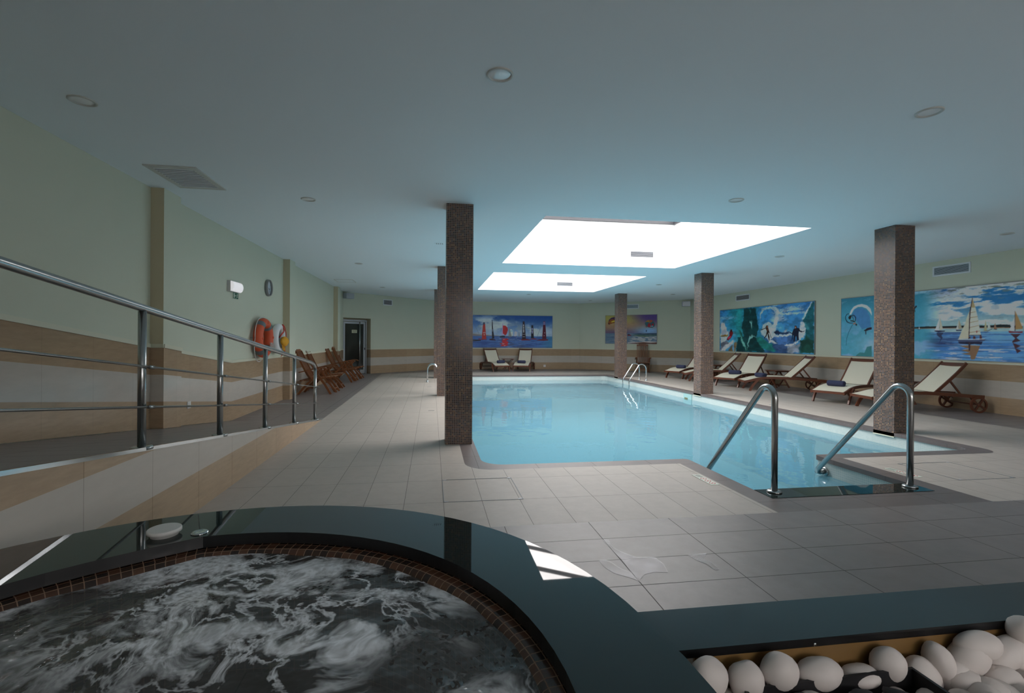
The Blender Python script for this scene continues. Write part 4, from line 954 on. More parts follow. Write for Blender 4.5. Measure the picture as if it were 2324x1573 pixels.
SHAPES=[[[[150,160,175],[[0.1828,0.452],[0.2277,0.474],[0.273,0.434],[0.3958,0.395],[0.4507,0.383],[0.4508,0.362],[0.183,0.362]]],[[120,110,110],[[0.1828,0.424],[0.2731,0.392],[0.4508,0.372],[0.4508,0.366],[0.183,0.365]]],[[170,40,50],[[0.4739,0.286],[0.5337,0.287],[0.5523,0.246],[0.5201,0.217],[0.5478,0.176],[0.5341,0.106],[0.548,0.078],[0.5112,0.036],[0.4606,0.049],[0.4835,0.105],[0.4513,0.118],[0.4879,0.161],[0.474,0.216],[0.4924,0.245]]],[[190,190,210],[[0.4877,0.258],[0.5153,0.262],[0.497,0.245]]],[[190,190,210],[[0.4788,0.133],[0.511,0.119],[0.4881,0.105]]],[[200,190,200],[[0.4928,0.063],[0.5204,0.069],[0.5066,0.047]]],[[60,70,95],[[0.2858,0.78],[0.304,0.781],[0.3064,0.711],[0.2825,0.655],[0.2799,0.379],[0.2754,0.378]]],[[165,50,45],[[0.2825,0.662],[0.2928,0.718],[0.3064,0.725],[0.3196,0.269],[0.2747,0.268],[0.2775,0.434],[0.2818,0.558]]],[[220,200,200],[[0.3,0.49],[0.3101,0.455],[0.3024,0.435]]],[[220,200,200],[[0.2842,0.469],[0.2956,0.469],[0.292,0.434]]],[[220,200,200],[[0.2912,0.407],[0.3048,0.407],[0.2985,0.372]]],[[140,35,40],[[0.2417,0.278],[0.2734,0.265],[0.3232,0.262],[0.3233,0.244],[0.2734,0.24],[0.2372,0.262]]],[[25,28,45],[[0.3747,0.856],[0.3802,0.856],[0.3886,0.548],[0.4015,0.284],[0.3778,0.277],[0.3753,0.589]]],[[150,150,160],[[0.3798,0.603],[0.3845,0.562],[0.3856,0.492],[0.3819,0.492]]],[[60,30,40],[[0.3505,0.263],[0.3778,0.277],[0.4052,0.257],[0.419,0.226],[0.3779,0.226],[0.3528,0.235]]],[[170,150,190],[[0.483,0.753],[0.489,0.753],[0.4902,0.384],[0.4737,0.383],[0.4788,0.565]]],[[170,40,48],[[0.4882,0.69],[0.5144,0.684],[0.5353,0.622],[0.5387,0.553],[0.5288,0.441],[0.5128,0.377],[0.4874,0.44],[0.487,0.593]]],[[40,45,70],[[0.4508,0.355],[0.4875,0.377],[0.5105,0.368],[0.5106,0.315],[0.4601,0.307]]],[[130,130,130],[[0.5515,0.609],[0.5561,0.609],[0.5798,0.344],[0.5452,0.343]]],[[190,215,225],[[0.5608,0.567],[0.5747,0.575],[0.591,0.526],[0.589,0.386],[0.5798,0.351],[0.5704,0.442]]],[[90,160,190],[[0.5632,0.532],[0.5887,0.526],[0.5897,0.505],[0.5633,0.512]]],[[180,180,190],[[0.6073,0.499],[0.6189,0.513],[0.6352,0.486],[0.6345,0.388],[0.6169,0.352],[0.603,0.359]]],[[120,125,140],[[0.6515,0.486],[0.6586,0.444],[0.6611,0.346],[0.6471,0.346]]],[[50,70,120],[[0.5152,0.343],[0.6308,0.348],[0.6309,0.331],[0.5152,0.318]]],[[48,34,44],[[0.6913,0.824],[0.71,0.825],[0.7252,0.263],[0.6846,0.262]]],[[190,190,195],[[0.6953,0.726],[0.7037,0.726],[0.7075,0.474],[0.6967,0.473]]],[[48,34,44],[[0.6963,0.677],[0.707,0.673],[0.7071,0.659],[0.6954,0.664]]],[[48,34,44],[[0.6965,0.593],[0.7072,0.589],[0.7073,0.575],[0.6956,0.58]]],[[190,190,195],[[0.6912,0.424],[0.7193,0.422],[0.7193,0.414],[0.6913,0.416]]],[[190,190,195],[[0.6905,0.347],[0.7148,0.347],[0.7148,0.336],[0.6905,0.336]]],[[110,30,40],[[0.6706,0.262],[0.729,0.275],[0.7712,0.257],[0.7712,0.233],[0.6823,0.226]]],[[34,36,48],[[0.7806,0.708],[0.7994,0.709],[0.8078,0.3],[0.7782,0.3]]],[[150,150,190],[[0.7845,0.617],[0.7949,0.617],[0.7966,0.448],[0.7858,0.448]]],[[34,36,48],[[0.7837,0.56],[0.7988,0.547],[0.7988,0.533],[0.7837,0.546]]],[[130,45,50],[[0.7702,0.278],[0.804,0.296],[0.8394,0.283],[0.8347,0.266],[0.7759,0.264]]],[[85,28,45],[[0.9045,0.833],[0.9249,0.834],[0.9389,0.275],[0.8948,0.274]]],[[120,110,150],[[0.9054,0.819],[0.9235,0.82],[0.9251,0.721],[0.9033,0.72]]],[[180,150,160],[[0.9133,0.472],[0.9242,0.494],[0.9243,0.444]]],[[170,140,150],[[0.9078,0.394],[0.922,0.395],[0.9154,0.359]]],[[115,35,45],[[0.8362,0.251],[0.8938,0.27],[0.9556,0.268],[0.958,0.237],[0.9082,0.222],[0.8419,0.235]]],[[40,45,60],[[0.1832,0.252],[0.2644,0.24],[0.2644,0.201],[0.1833,0.19]]],[[70,90,120],[[0.1911,0.748],[0.1938,0.749],[0.2459,0.433],[0.2432,0.433]]],[[70,90,120],[[0.2689,0.655],[0.2707,0.655],[0.2484,0.516],[0.2466,0.516]]],[[70,90,120],[[0.8857,0.719],[0.8881,0.719],[0.8417,0.336],[0.8393,0.336]]],[[90,110,140],[[0.7234,0.685],[0.7248,0.685],[0.7639,0.377],[0.7625,0.377]]]],[[[95,60,48],[[0.4466,-0.006],[0.5952,0.029],[0.7596,0.057],[0.8856,0.034],[1.0052,0.06],[1.0055,-0.013],[0.4372,-0.015]]],[[170,165,165],[[0.4464,0.044],[0.5951,0.058],[0.7596,0.065],[0.8496,0.091],[1.0052,0.064],[1.0053,0.05],[0.8856,0.032],[0.7596,0.052],[0.5952,0.029],[0.4465,0.005]]],[[160,160,160],[[0.5573,0.288],[0.6861,0.275],[0.8491,0.239],[1.0046,0.248],[1.0046,0.223],[0.8671,0.214],[0.6862,0.248]]],[[60,90,60],[[0.5758,0.296],[0.6586,0.288],[0.7226,0.263],[0.777,0.263],[0.867,0.242],[0.7771,0.239],[0.6587,0.262]]],[[70,45,75],[[0.0512,0.734],[0.0703,0.854],[0.1187,0.921],[0.1912,0.949],[0.192,0.731],[0.1485,0.732],[0.0758,0.679],[0.0513,0.7]]],[[130,75,35],[[0.0559,0.769],[0.0995,0.853],[0.1577,0.869],[0.1916,0.833],[0.192,0.731],[0.1486,0.724],[0.0758,0.679],[0.061,0.717]]],[[190,170,60],[[0.1096,0.776],[0.1579,0.817],[0.1868,0.825],[0.187,0.774],[0.1387,0.758],[0.1096,0.759]]],[[60,25,35],[[0.0513,0.709],[0.0854,0.725],[0.0758,0.674]]],[[45,85,95],[[0.7772,0.718],[0.8112,0.799],[0.8783,0.822],[0.9363,0.788],[0.9677,0.681],[0.9592,0.599],[0.9194,0.554],[0.8479,0.56],[0.8029,0.602],[0.7801,0.668]]],[[150,105,35],[[0.7888,0.75],[0.8201,0.807],[0.856,0.821],[0.8742,0.715],[0.8383,0.757]]],[[165,70,35],[[0.8649,0.818],[0.9007,0.817],[0.9453,0.755],[0.9097,0.78],[0.8876,0.715]]],[[140,30,45],[[0.8209,0.601],[0.8474,0.716],[0.8833,0.682],[0.897,0.584],[0.8658,0.568]]],[[150,30,50],[[0.9057,0.666],[0.9366,0.714],[0.9458,0.632],[0.9192,0.608]]],[[170,190,210],[[0.8746,0.614],[0.9325,0.616],[0.9281,0.596],[0.8791,0.597]]],[[120,45,30],[[0.7802,0.635],[0.8119,0.577],[0.8165,0.56],[0.7985,0.569]]],[[30,35,60],[[0.7988,0.473],[0.8105,0.478],[0.8125,0.42],[0.799,0.404]]],[[110,40,55],[[0.4454,0.313],[0.5202,0.305],[0.511,0.275],[0.4456,0.271]]],[[40,40,55],[[0.4453,0.338],[0.4921,0.33],[0.4922,0.308],[0.4454,0.308]]],[[60,75,105],[[0.0138,0.236],[0.189,0.233],[0.1891,0.219],[0.0139,0.222]]]],[[[215,205,205],[[0.0101,0.688],[0.0559,0.695],[0.0919,0.494],[0.0107,0.511]]],[[190,200,215],[[0.0106,0.534],[0.1203,0.481],[0.1143,0.401],[0.0112,0.381]]],[[150,105,30],[[0.0112,0.383],[0.0826,0.405],[0.1093,0.392],[0.1081,0.365],[0.0113,0.35]]],[[215,225,235],[[0.0113,0.346],[0.1019,0.344],[0.0895,0.264],[0.0381,0.205],[0.0119,0.193]]],[[105,110,125],[[0.0119,0.193],[0.0959,0.252],[0.1276,0.184],[0.0709,0.089],[0.0126,-0.008]]],[[190,195,210],[[0.0125,0.028],[0.0643,0.136],[0.1214,0.183],[0.1767,0.264],[0.1829,0.207],[0.1217,0.092],[0.0649,-0.01],[0.0126,-0.014]]],[[125,105,75],[[0.1158,-0.006],[0.1527,0.116],[0.213,0.23],[0.2251,0.164],[0.2018,0.0]]],[[110,165,205],[[0.1769,0.185],[0.1921,0.196],[0.1836,0.004],[0.1684,0.003]]],[[20,62,66],[[0.3037,0.975],[0.4355,0.987],[0.4625,0.757],[0.4789,0.525],[0.4482,0.317],[0.5515,0.01],[0.2138,-0.005],[0.2364,0.32],[0.3058,0.363],[0.2823,0.539],[0.3101,0.755]]],[[28,90,85],[[0.2475,0.519],[0.2827,0.429],[0.3177,0.21],[0.374,0.007],[0.3352,0.004],[0.2834,0.209]]],[[120,175,170],[[0.3771,0.725],[0.3936,0.681],[0.4102,0.573],[0.405,0.509],[0.3885,0.596]]],[[120,175,170],[[0.3728,0.361],[0.4108,0.371],[0.4744,0.312],[0.4216,0.339],[0.384,0.286],[0.3626,0.125],[0.3519,0.016],[0.3568,0.211]]],[[110,170,160],[[0.2594,0.452],[0.2771,0.374],[0.3062,0.232],[0.3407,0.048],[0.3352,0.015],[0.295,0.188]]],[[60,130,130],[[0.3708,0.962],[0.3873,0.938],[0.3822,0.832]]],[[35,120,115],[[0.443,0.317],[0.5001,0.338],[0.5507,0.265],[0.6241,0.156],[0.6621,0.028],[0.5908,0.023],[0.5008,0.11]]],[[195,215,220],[[0.5296,0.604],[0.5888,0.659],[0.6464,0.573],[0.6656,0.414],[0.6378,0.315],[0.59,0.265],[0.5506,0.316],[0.4997,0.441]]],[[200,215,222],[[0.6215,0.976],[0.6593,0.958],[0.685,0.875],[0.6787,0.669],[0.6607,0.513],[0.6279,0.455],[0.6414,0.693],[0.655,0.83]]],[[175,200,215],[[0.4883,0.816],[0.5235,0.955],[0.5878,0.973],[0.6358,0.953],[0.6594,0.909],[0.6408,0.882],[0.5976,0.93],[0.5387,0.911],[0.5036,0.814],[0.4939,0.67]]],[[28,45,75],[[0.6421,0.445],[0.6655,0.451],[0.7023,0.437],[0.7339,0.44],[0.7649,0.429],[0.8209,0.412],[0.8209,0.403],[0.765,0.391],[0.6934,0.383],[0.6517,0.395]]],[[150,160,170],[[0.7338,0.467],[0.7626,0.468],[0.7627,0.424],[0.7339,0.426]]],[[190,205,220],[[0.6234,0.366],[0.6934,0.378],[0.8209,0.398],[0.821,0.379],[0.7998,0.352],[0.6935,0.344],[0.6378,0.315]]],[[70,110,165],[[0.6236,0.316],[0.6935,0.344],[0.8083,0.351],[0.8,0.257],[0.7656,0.17],[0.694,0.178],[0.6616,0.216]]],[[55,80,120],[[0.6756,0.177],[0.7831,0.171],[0.8263,0.012],[0.6945,0.011],[0.6241,0.136]]],[[140,150,165],[[0.7657,0.132],[0.8509,0.182],[0.8837,0.22],[0.8679,0.016],[0.7661,0.012]]],[[30,90,100],[[0.9027,0.643],[0.9185,0.733],[0.9457,0.856],[0.9764,0.975],[0.9954,0.98],[0.9981,0.013],[0.8679,0.011],[0.8838,0.183],[0.9275,0.358],[0.931,0.494]]],[[28,70,62],[[0.8795,0.257],[0.9317,0.276],[0.9353,0.385],[0.9551,0.294],[0.9956,0.24],[0.9962,0.013],[0.8884,0.013]]],[[60,130,140],[[0.9068,0.624],[0.9427,0.548],[0.9586,0.438],[0.9311,0.476]]],[[205,215,225],[[0.8947,0.639],[0.9149,0.596],[0.9291,0.494],[0.9254,0.403],[0.8996,0.313],[0.8795,0.257],[0.867,0.331],[0.8747,0.498],[0.8826,0.59]]],[[195,215,230],[[0.9745,0.971],[0.9878,0.982],[0.942,0.811],[0.9067,0.652],[0.8947,0.639],[0.9145,0.742],[0.9301,0.84]]],[[225,230,235],[[0.7347,0.164],[0.783,0.176],[0.8257,0.21],[0.8672,0.257],[0.9076,0.349],[0.9253,0.44],[0.9273,0.403],[0.9037,0.312],[0.8591,0.229],[0.8089,0.153],[0.7657,0.141]]],[[225,230,232],[[0.5753,0.286],[0.5997,0.265],[0.638,0.236],[0.6756,0.187],[0.6335,0.191],[0.595,0.215]]],[[120,25,35],[[0.1451,0.509],[0.1636,0.502],[0.1761,0.433],[0.1671,0.377],[0.1519,0.321],[0.1148,0.258],[0.0927,0.269],[0.102,0.321],[0.13,0.378],[0.1298,0.447]]],[[60,20,25],[[0.142,0.52],[0.1635,0.519],[0.165,0.462],[0.1465,0.463]]],[[190,60,90],[[0.1082,0.344],[0.1518,0.366],[0.1458,0.321],[0.1084,0.287]]],[[45,28,22],[[0.5596,0.581],[0.5793,0.579],[0.5819,0.528],[0.5943,0.437],[0.614,0.326],[0.6227,0.301],[0.6116,0.316],[0.5944,0.417],[0.5822,0.427],[0.5947,0.336],[0.5973,0.255],[0.5891,0.26],[0.58,0.346],[0.5749,0.407],[0.5628,0.347],[0.5357,0.286],[0.543,0.327],[0.5578,0.367],[0.5674,0.458],[0.5549,0.52],[0.5149,0.484],[0.5021,0.495],[0.5299,0.512],[0.5548,0.536]]],[[150,95,70],[[0.5636,0.565],[0.5793,0.569],[0.577,0.529],[0.5672,0.53]]],[[110,65,45],[[0.5697,0.514],[0.582,0.508],[0.5821,0.458],[0.5723,0.468]]],[[25,30,50],[[0.8331,0.553],[0.8519,0.551],[0.8562,0.509],[0.8747,0.498],[0.883,0.456],[0.9073,0.436],[0.9213,0.454],[0.9153,0.431],[0.8913,0.419],[0.8708,0.443],[0.8689,0.378],[0.8713,0.266],[0.8548,0.262],[0.8525,0.341],[0.8421,0.341],[0.8362,0.233],[0.8256,0.233],[0.8253,0.36],[0.821,0.37],[0.817,0.276],[0.8106,0.285],[0.8116,0.408],[0.8249,0.483],[0.8354,0.501]]],[[170,120,95],[[0.8365,0.534],[0.8478,0.533],[0.8479,0.5],[0.8383,0.496]]]],[[[200,215,225],[[0.0391,0.717],[0.0475,0.793],[0.0606,0.851],[0.0795,0.876],[0.098,0.883],[0.1208,0.855],[0.1365,0.796],[0.1421,0.728],[0.1422,0.678],[0.1344,0.73],[0.1186,0.801],[0.0981,0.836],[0.0795,0.837],[0.0607,0.799],[0.0476,0.715]]],[[70,125,175],[[0.0512,0.714],[0.0678,0.806],[0.0981,0.819],[0.121,0.766],[0.1345,0.663],[0.1392,0.495],[0.0988,0.457],[0.0753,0.588]]],[[20,35,60],[[0.0391,0.727],[0.0293,0.723],[0.0219,0.685],[0.0232,0.64],[0.0307,0.595],[0.0442,0.571],[0.0575,0.572],[0.0575,0.563],[0.043,0.56],[0.0271,0.585],[0.02,0.637],[0.0189,0.685],[0.0268,0.73],[0.0378,0.734]]],[[20,28,45],[[0.044,0.689],[0.056,0.709],[0.0656,0.694],[0.0716,0.654],[0.0682,0.598],[0.0646,0.59],[0.0681,0.65],[0.0633,0.685],[0.0561,0.696],[0.0464,0.682]]],[[20,30,50],[[0.0525,0.692],[0.0561,0.678],[0.0598,0.634],[0.0586,0.599],[0.0567,0.6],[0.0574,0.634],[0.0537,0.67]]],[[30,30,35],[[0.0379,0.691],[0.0476,0.706],[0.0501,0.679],[0.0441,0.632],[0.0392,0.633],[0.0338,0.658]]],[[35,32,35],[[0.0441,0.619],[0.0586,0.608],[0.0682,0.589],[0.0611,0.58],[0.0563,0.591],[0.0446,0.602]]],[[165,100,85],[[0.0575,0.561],[0.0682,0.579],[0.0718,0.559],[0.0611,0.547],[0.0683,0.533],[0.0587,0.539]]],[[35,30,35],[[0.0682,0.55],[0.0753,0.552],[0.0766,0.528],[0.0719,0.515],[0.0683,0.533]]],[[35,95,125],[[0.0539,0.544],[0.0559,0.539],[0.0372,0.401],[0.0276,0.296],[0.0258,0.172],[0.0238,0.172],[0.0251,0.296],[0.0352,0.41]]],[[45,35,50],[[0.1079,0.439],[0.1136,0.447],[0.1215,0.472],[0.1326,0.483],[0.1426,0.485],[0.1426,0.449],[0.1305,0.441],[0.1182,0.426],[0.1183,0.367],[0.1149,0.367],[0.1143,0.426],[0.1091,0.426]]],[[60,125,130],[[0.0716,0.01],[0.0902,0.064],[0.1109,0.058],[0.122,0.16],[0.1431,0.178],[0.1434,-0.001],[0.0716,-0.007]]],[[25,35,40],[[0.3091,0.468],[0.356,0.475],[0.4174,0.47],[0.4522,0.47],[0.4746,0.474],[0.5105,0.471],[0.533,0.467],[0.5549,0.466],[0.5777,0.475],[0.603,0.468],[0.603,0.454],[0.6333,0.445],[0.6334,0.428],[0.5778,0.438],[0.5105,0.441],[0.4174,0.446],[0.3091,0.447]]],[[150,95,60],[[0.3091,0.451],[0.4174,0.446],[0.5105,0.441],[0.6031,0.435],[0.6334,0.427],[0.6334,0.423],[0.5106,0.435],[0.4175,0.439],[0.3091,0.444]]],[[40,40,70],[[0.3833,0.4],[0.3955,0.386],[0.4155,0.394],[0.4175,0.407],[0.3832,0.414]]],[[205,205,200],[[0.3997,0.604],[0.3975,0.412],[0.3832,0.414],[0.3893,0.475]]],[[185,180,165],[[0.4001,0.602],[0.4023,0.575],[0.4099,0.438],[0.4095,0.425],[0.4019,0.417],[0.3985,0.417]]],[[50,60,90],[[0.3894,0.382],[0.4136,0.381],[0.4057,0.342],[0.4097,0.306],[0.3978,0.227],[0.4037,0.298],[0.3915,0.342]]],[[190,190,185],[[0.46,0.559],[0.4588,0.42],[0.4513,0.418],[0.455,0.476]]],[[165,155,130],[[0.4605,0.559],[0.469,0.449],[0.4682,0.428],[0.4594,0.425]]],[[40,45,70],[[0.4509,0.417],[0.4691,0.414],[0.4673,0.4],[0.4523,0.403]]],[[195,190,170],[[0.4916,0.672],[0.4903,0.293],[0.459,0.284],[0.4673,0.382],[0.4782,0.49],[0.4853,0.598]]],[[205,200,185],[[0.5003,0.827],[0.5102,0.692],[0.5174,0.542],[0.5214,0.427],[0.5246,0.345],[0.4915,0.343],[0.4918,0.472],[0.4943,0.646]]],[[170,150,110],[[0.5003,0.827],[0.5066,0.742],[0.5084,0.709],[0.496,0.712]]],[[150,125,90],[[0.4943,0.646],[0.5094,0.657],[0.5095,0.652],[0.4943,0.639]]],[[150,125,90],[[0.4926,0.58],[0.5152,0.592],[0.5154,0.586],[0.4926,0.573]]],[[150,125,90],[[0.4918,0.513],[0.5174,0.534],[0.5176,0.528],[0.4918,0.507]]],[[150,125,90],[[0.4917,0.447],[0.5192,0.472],[0.5194,0.466],[0.4917,0.44]]],[[150,125,90],[[0.4914,0.38],[0.5219,0.399],[0.5221,0.392],[0.4914,0.373]]],[[150,60,60],[[0.5115,0.399],[0.515,0.399],[0.5145,0.37],[0.512,0.371]]],[[60,35,35],[[0.4994,0.844],[0.5011,0.843],[0.4946,0.646],[0.4916,0.288],[0.4894,0.288],[0.4916,0.647]]],[[60,40,40],[[0.4915,0.343],[0.5263,0.345],[0.5263,0.337],[0.4915,0.336]]],[[90,50,50],[[0.4903,0.305],[0.4947,0.33],[0.4948,0.293]]],[[80,45,45],[[0.5036,0.33],[0.5089,0.325],[0.5104,0.28],[0.5019,0.28]]],[[90,50,50],[[0.522,0.341],[0.5263,0.337],[0.529,0.276],[0.5212,0.276]]],[[70,80,110],[[0.4562,0.284],[0.4858,0.276],[0.5195,0.276],[0.5384,0.288],[0.535,0.264],[0.5195,0.252],[0.46,0.25]]],[[190,200,210],[[0.4572,0.289],[0.4894,0.287],[0.5367,0.295],[0.5367,0.287],[0.4894,0.278],[0.4572,0.28]]],[[35,35,60],[[0.4581,0.249],[0.5299,0.254],[0.5265,0.215],[0.5073,0.222],[0.4931,0.214],[0.4619,0.229]]],[[130,100,75],[[0.4931,0.205],[0.5231,0.199],[0.5162,0.116],[0.5076,0.016],[0.497,0.015],[0.4951,0.072],[0.4677,0.086],[0.4932,0.105],[0.4676,0.136],[0.4932,0.155],[0.462,0.195]]],[[60,45,55],[[0.4894,0.247],[0.4948,0.247],[0.4941,0.13],[0.4905,0.13]]],[[170,165,130],[[0.538,0.539],[0.5424,0.401],[0.5328,0.398],[0.5347,0.458]]],[[185,190,185],[[0.5448,0.534],[0.5516,0.44],[0.5499,0.425],[0.5432,0.425]]],[[60,40,50],[[0.5328,0.396],[0.5433,0.397],[0.5566,0.424],[0.5566,0.418],[0.5433,0.391]]],[[150,110,90],[[0.5634,0.499],[0.5681,0.419],[0.5596,0.42]]],[[50,30,40],[[0.5592,0.42],[0.5694,0.419],[0.5681,0.411],[0.5599,0.412]]],[[200,205,205],[[0.6137,0.572],[0.6136,0.392],[0.6,0.393],[0.6046,0.45]]],[[165,130,85],[[0.6148,0.641],[0.6228,0.555],[0.6334,0.432],[0.6334,0.413],[0.6154,0.407]]],[[60,30,35],[[0.6139,0.641],[0.6148,0.641],[0.6158,0.384],[0.6142,0.384]]],[[120,35,45],[[0.5984,0.393],[0.6139,0.38],[0.6334,0.383],[0.6334,0.364],[0.6,0.366]]],[[70,40,50],[[0.6032,0.354],[0.6291,0.352],[0.6186,0.303],[0.6292,0.265],[0.6095,0.242],[0.6293,0.204],[0.6173,0.173],[0.6309,0.144],[0.6204,0.112],[0.6079,0.257],[0.6156,0.296]]],[[205,215,220],[[0.3297,0.482],[0.3324,0.431],[0.3276,0.432]]],[[40,50,80],[[0.3236,0.435],[0.3346,0.434],[0.3324,0.427],[0.3254,0.427]]],[[30,30,40],[[0.3075,0.75],[0.3131,0.767],[0.3153,0.785],[0.3197,0.793],[0.3213,0.774],[0.3176,0.761],[0.3138,0.743],[0.3154,0.697],[0.3139,0.695],[0.3109,0.735],[0.3076,0.726]]]]]
# ------------------------------------------------------------------ printed wall pictures
def fbm(rs, h, w, octs, sx=1.0, sy=1.0):
    out = np.zeros((h, w)); amp = 1; tot = 0
    for o in range(octs):
        gy = max(2, int(2*sy*2**o)); gx = max(2, int(2*sx*2**o)); G = rs.rand(gy+2, gx+2)
        yy = np.linspace(0, gy, h); xx = np.linspace(0, gx, w); yi = np.minimum(yy.astype(int), gy); xi = np.minimum(xx.astype(int), gx)
        fy = (yy-yi)[:,None]; fx = (xx-xi)[None,:]; fy = fy*fy*(3-2*fy); fx = fx*fx*(3-2*fx)
        A = G[yi][:,xi]; B = G[yi][:,xi+1]; Cc = G[yi+1][:,xi]; D = G[yi+1][:,xi+1]
        out += amp*((A*(1-fx)+B*fx)*(1-fy)+(Cc*(1-fx)+D*fx)*fy); tot += amp; amp *= .55
    return out/tot
def ss(a, b, x): t = np.clip((x-a)/(b-a), 0, 1); return t*t*(3-2*t)
def lerp(A, B, t): return A*(1-t[...,None])+np.array(B, float)*t[...,None]
def fill(img, pts, col, alpha=1.0):
    h, w, _ = img.shape; P = np.array(pts)*[w-1, h-1]; x0, y0 = np.floor(P.min(0)).astype(int)-1; x1, y1 = np.ceil(P.max(0)).astype(int)+1
    x0 = max(x0,0); y0 = max(y0,0); x1 = min(x1,w-1); y1 = min(y1,h-1)
    if x1 < x0 or y1 < y0: return
    cov = np.zeros((y1-y0+1, x1-x0+1)); K = 3
    for sy in range(K):
        for sx in range(K):
            X, Y = np.meshgrid(np.arange(x0, x1+1)+(sx+.5)/K-.5, np.arange(y0, y1+1)+(sy+.5)/K-.5); ins = np.zeros(X.shape, bool)
            for i in range(len(P)):
                (ax, ay), (bx, by) = P[i-1], P[i]
                if ay == by: continue
                c = ((ay > Y) != (by > Y)) & (X < (bx-ax)*(Y-ay)/(by-ay)+ax); ins ^= c
            cov += ins
    cov = cov/(K*K)*alpha; s = img[y0:y1+1, x0:x1+1]; s[:] = s*(1-cov[...,None])+np.array(col, float)*cov[...,None]
GAIN = 1.5
def picture(name, lab, w_m, h_m, loc, rz, painter, shapes, rx, ry, nsoft=0):
    t = thing(name, lab, 'picture', loc, rz)
    rs = np.random.RandomState(len(lab)); U, Vv = np.meshgrid(np.linspace(0,1,rx), np.linspace(0,1,ry))
    img = painter(rs, U, Vv, rx, ry)
    for i, (col, pts) in enumerate(shapes):
        if i == nsoft and nsoft:       # ruffle the wave masses before the figures go on top
            for q in range(2):
                dx = (fbm(rs, ry, rx, 5, rx/18, ry/18)-.5)*rx*.035; dy = (fbm(rs, ry, rx, 5, rx/18, ry/18)-.5)*ry*.08
                yy, xx = np.mgrid[0:ry, 0:rx]; img2 = img[np.clip(yy+dy, 0, ry-1).astype(int), np.clip(xx+dx, 0, rx-1).astype(int)]
                img = .6*img2+.4*img
            nn = fbm(rs, ry, rx, 6, 10, 7); img = img*(.86+.28*ss(.3,.7,nn))[...,None]
        fill(img, pts, col)
    img *= (1+.10*(fbm(rs, ry, rx, 4, rx/14, ry/14)-.5))[...,None]
    lin = np.clip(img/255, 0, 1)**2.2*GAIN
    V = np.zeros((ry*rx, 3), np.float32); V[:,0] = (U.ravel()-.5)*w_m; V[:,1] = -.030; V[:,2] = Vv.ravel()*h_m
    idx = np.arange(rx*ry).reshape(ry, rx); Fq = np.stack([idx[:-1,:-1], idx[:-1,1:], idx[1:,1:], idx[1:,:-1]], -1).reshape(-1, 4)
    me = bpy.data.meshes.new('print'); me.vertices.add(len(V)); me.vertices.foreach_set('co', V.ravel())
    me.loops.add(Fq.size); me.loops.foreach_set('vertex_index', Fq.ravel().astype(np.int32)); me.polygons.add(len(Fq))
    me.polygons.foreach_set('loop_start', np.arange(0, Fq.size, 4, dtype=np.int32)); me.polygons.foreach_set('loop_total', np.full(len(Fq), 4, np.int32)); me.update()
    ca = me.color_attributes.new('ink', 'FLOAT_COLOR', 'POINT'); c4 = np.ones((rx*ry, 4), np.float32); c4[:,:3] = np.clip(lin.reshape(-1,3), 0, .85); ca.data.foreach_set('color', c4.ravel())
    m, nt, b = mat(name+'_print'); at = N(nt, 'ShaderNodeVertexColor'); at.layer_name = 'ink'; nt.links.new(at.outputs[0], b.inputs['Base Color']); b.inputs['Roughness'].default_value = .45
    b.inputs['Specular IOR Level'].default_value = .3
    me.materials.append(m); o = bpy.data.objects.new('print', me); COL.objects.link(o); o.parent = t
    g = MB(); g.box(-w_m/2-.012, w_m/2+.012, -.028, 0, -.012, h_m+.012); g.box(-w_m/2-.012, w_m/2+.012, -.034, -.028, -.012, .0).box(-w_m/2-.012, w_m/2+.012, -.034, -.028, h_m, h_m+.012).box(-w_m/2-.012, -w_m/2, -.034, -.028, 0, h_m).box(w_m/2, w_m/2+.012, -.034, -.028, 0, h_m)
    g.build('frame', M['grey'], t)
def paint1(rs, U, V, w, h):
    im = np.ones((h, w, 3))*[45,85,140]; sky = ss(.35, 1.0, V)
    im = lerp(np.ones((h,w,3))*np.array([140,165,195.]), [28,72,138], sky)
    c = fbm(rs, h, w, 6, 3, 2.2); band = np.exp(-((V-(.62+.12*np.sin(U*5)))/.22)**2)*ss(.0,.3,U)*(1-ss(.72,1.0,U)*.6)
    im = lerp(im, [190,200,205], np.clip(ss(.42,.62,c)*band*1.3, 0, .9)); im = lerp(im, [150,160,165], np.clip(ss(.5,.62,fbm(rs,h,w,6,6,4))*band*.5, 0, .5))
    sea = (V < .355+.0*U).astype(float); s = np.ones((h,w,3))*np.array([70,105,165.]); r = fbm(rs, h, w, 5, 5, 22)
    s = lerp(s, [45,70,130], ss(.45,.62,r)*.8); s = lerp(s, [60,68,95], np.clip(np.exp(-((U-.55)/.14)**2)*ss(.45,.6,fbm(rs,h,w,5,8,20))*1.2*(1-V*2), 0, .8))
    s = lerp(s, [185,190,200], ss(.66,.74,fbm(rs,h,w,6,12,22))*np.exp(-((U-.55)/.12)**2)*.7); s = lerp(s, [60,135,160], ss(.82,1.0,U)*.5)
    return im*(1-sea[...,None])+s*sea[...,None]
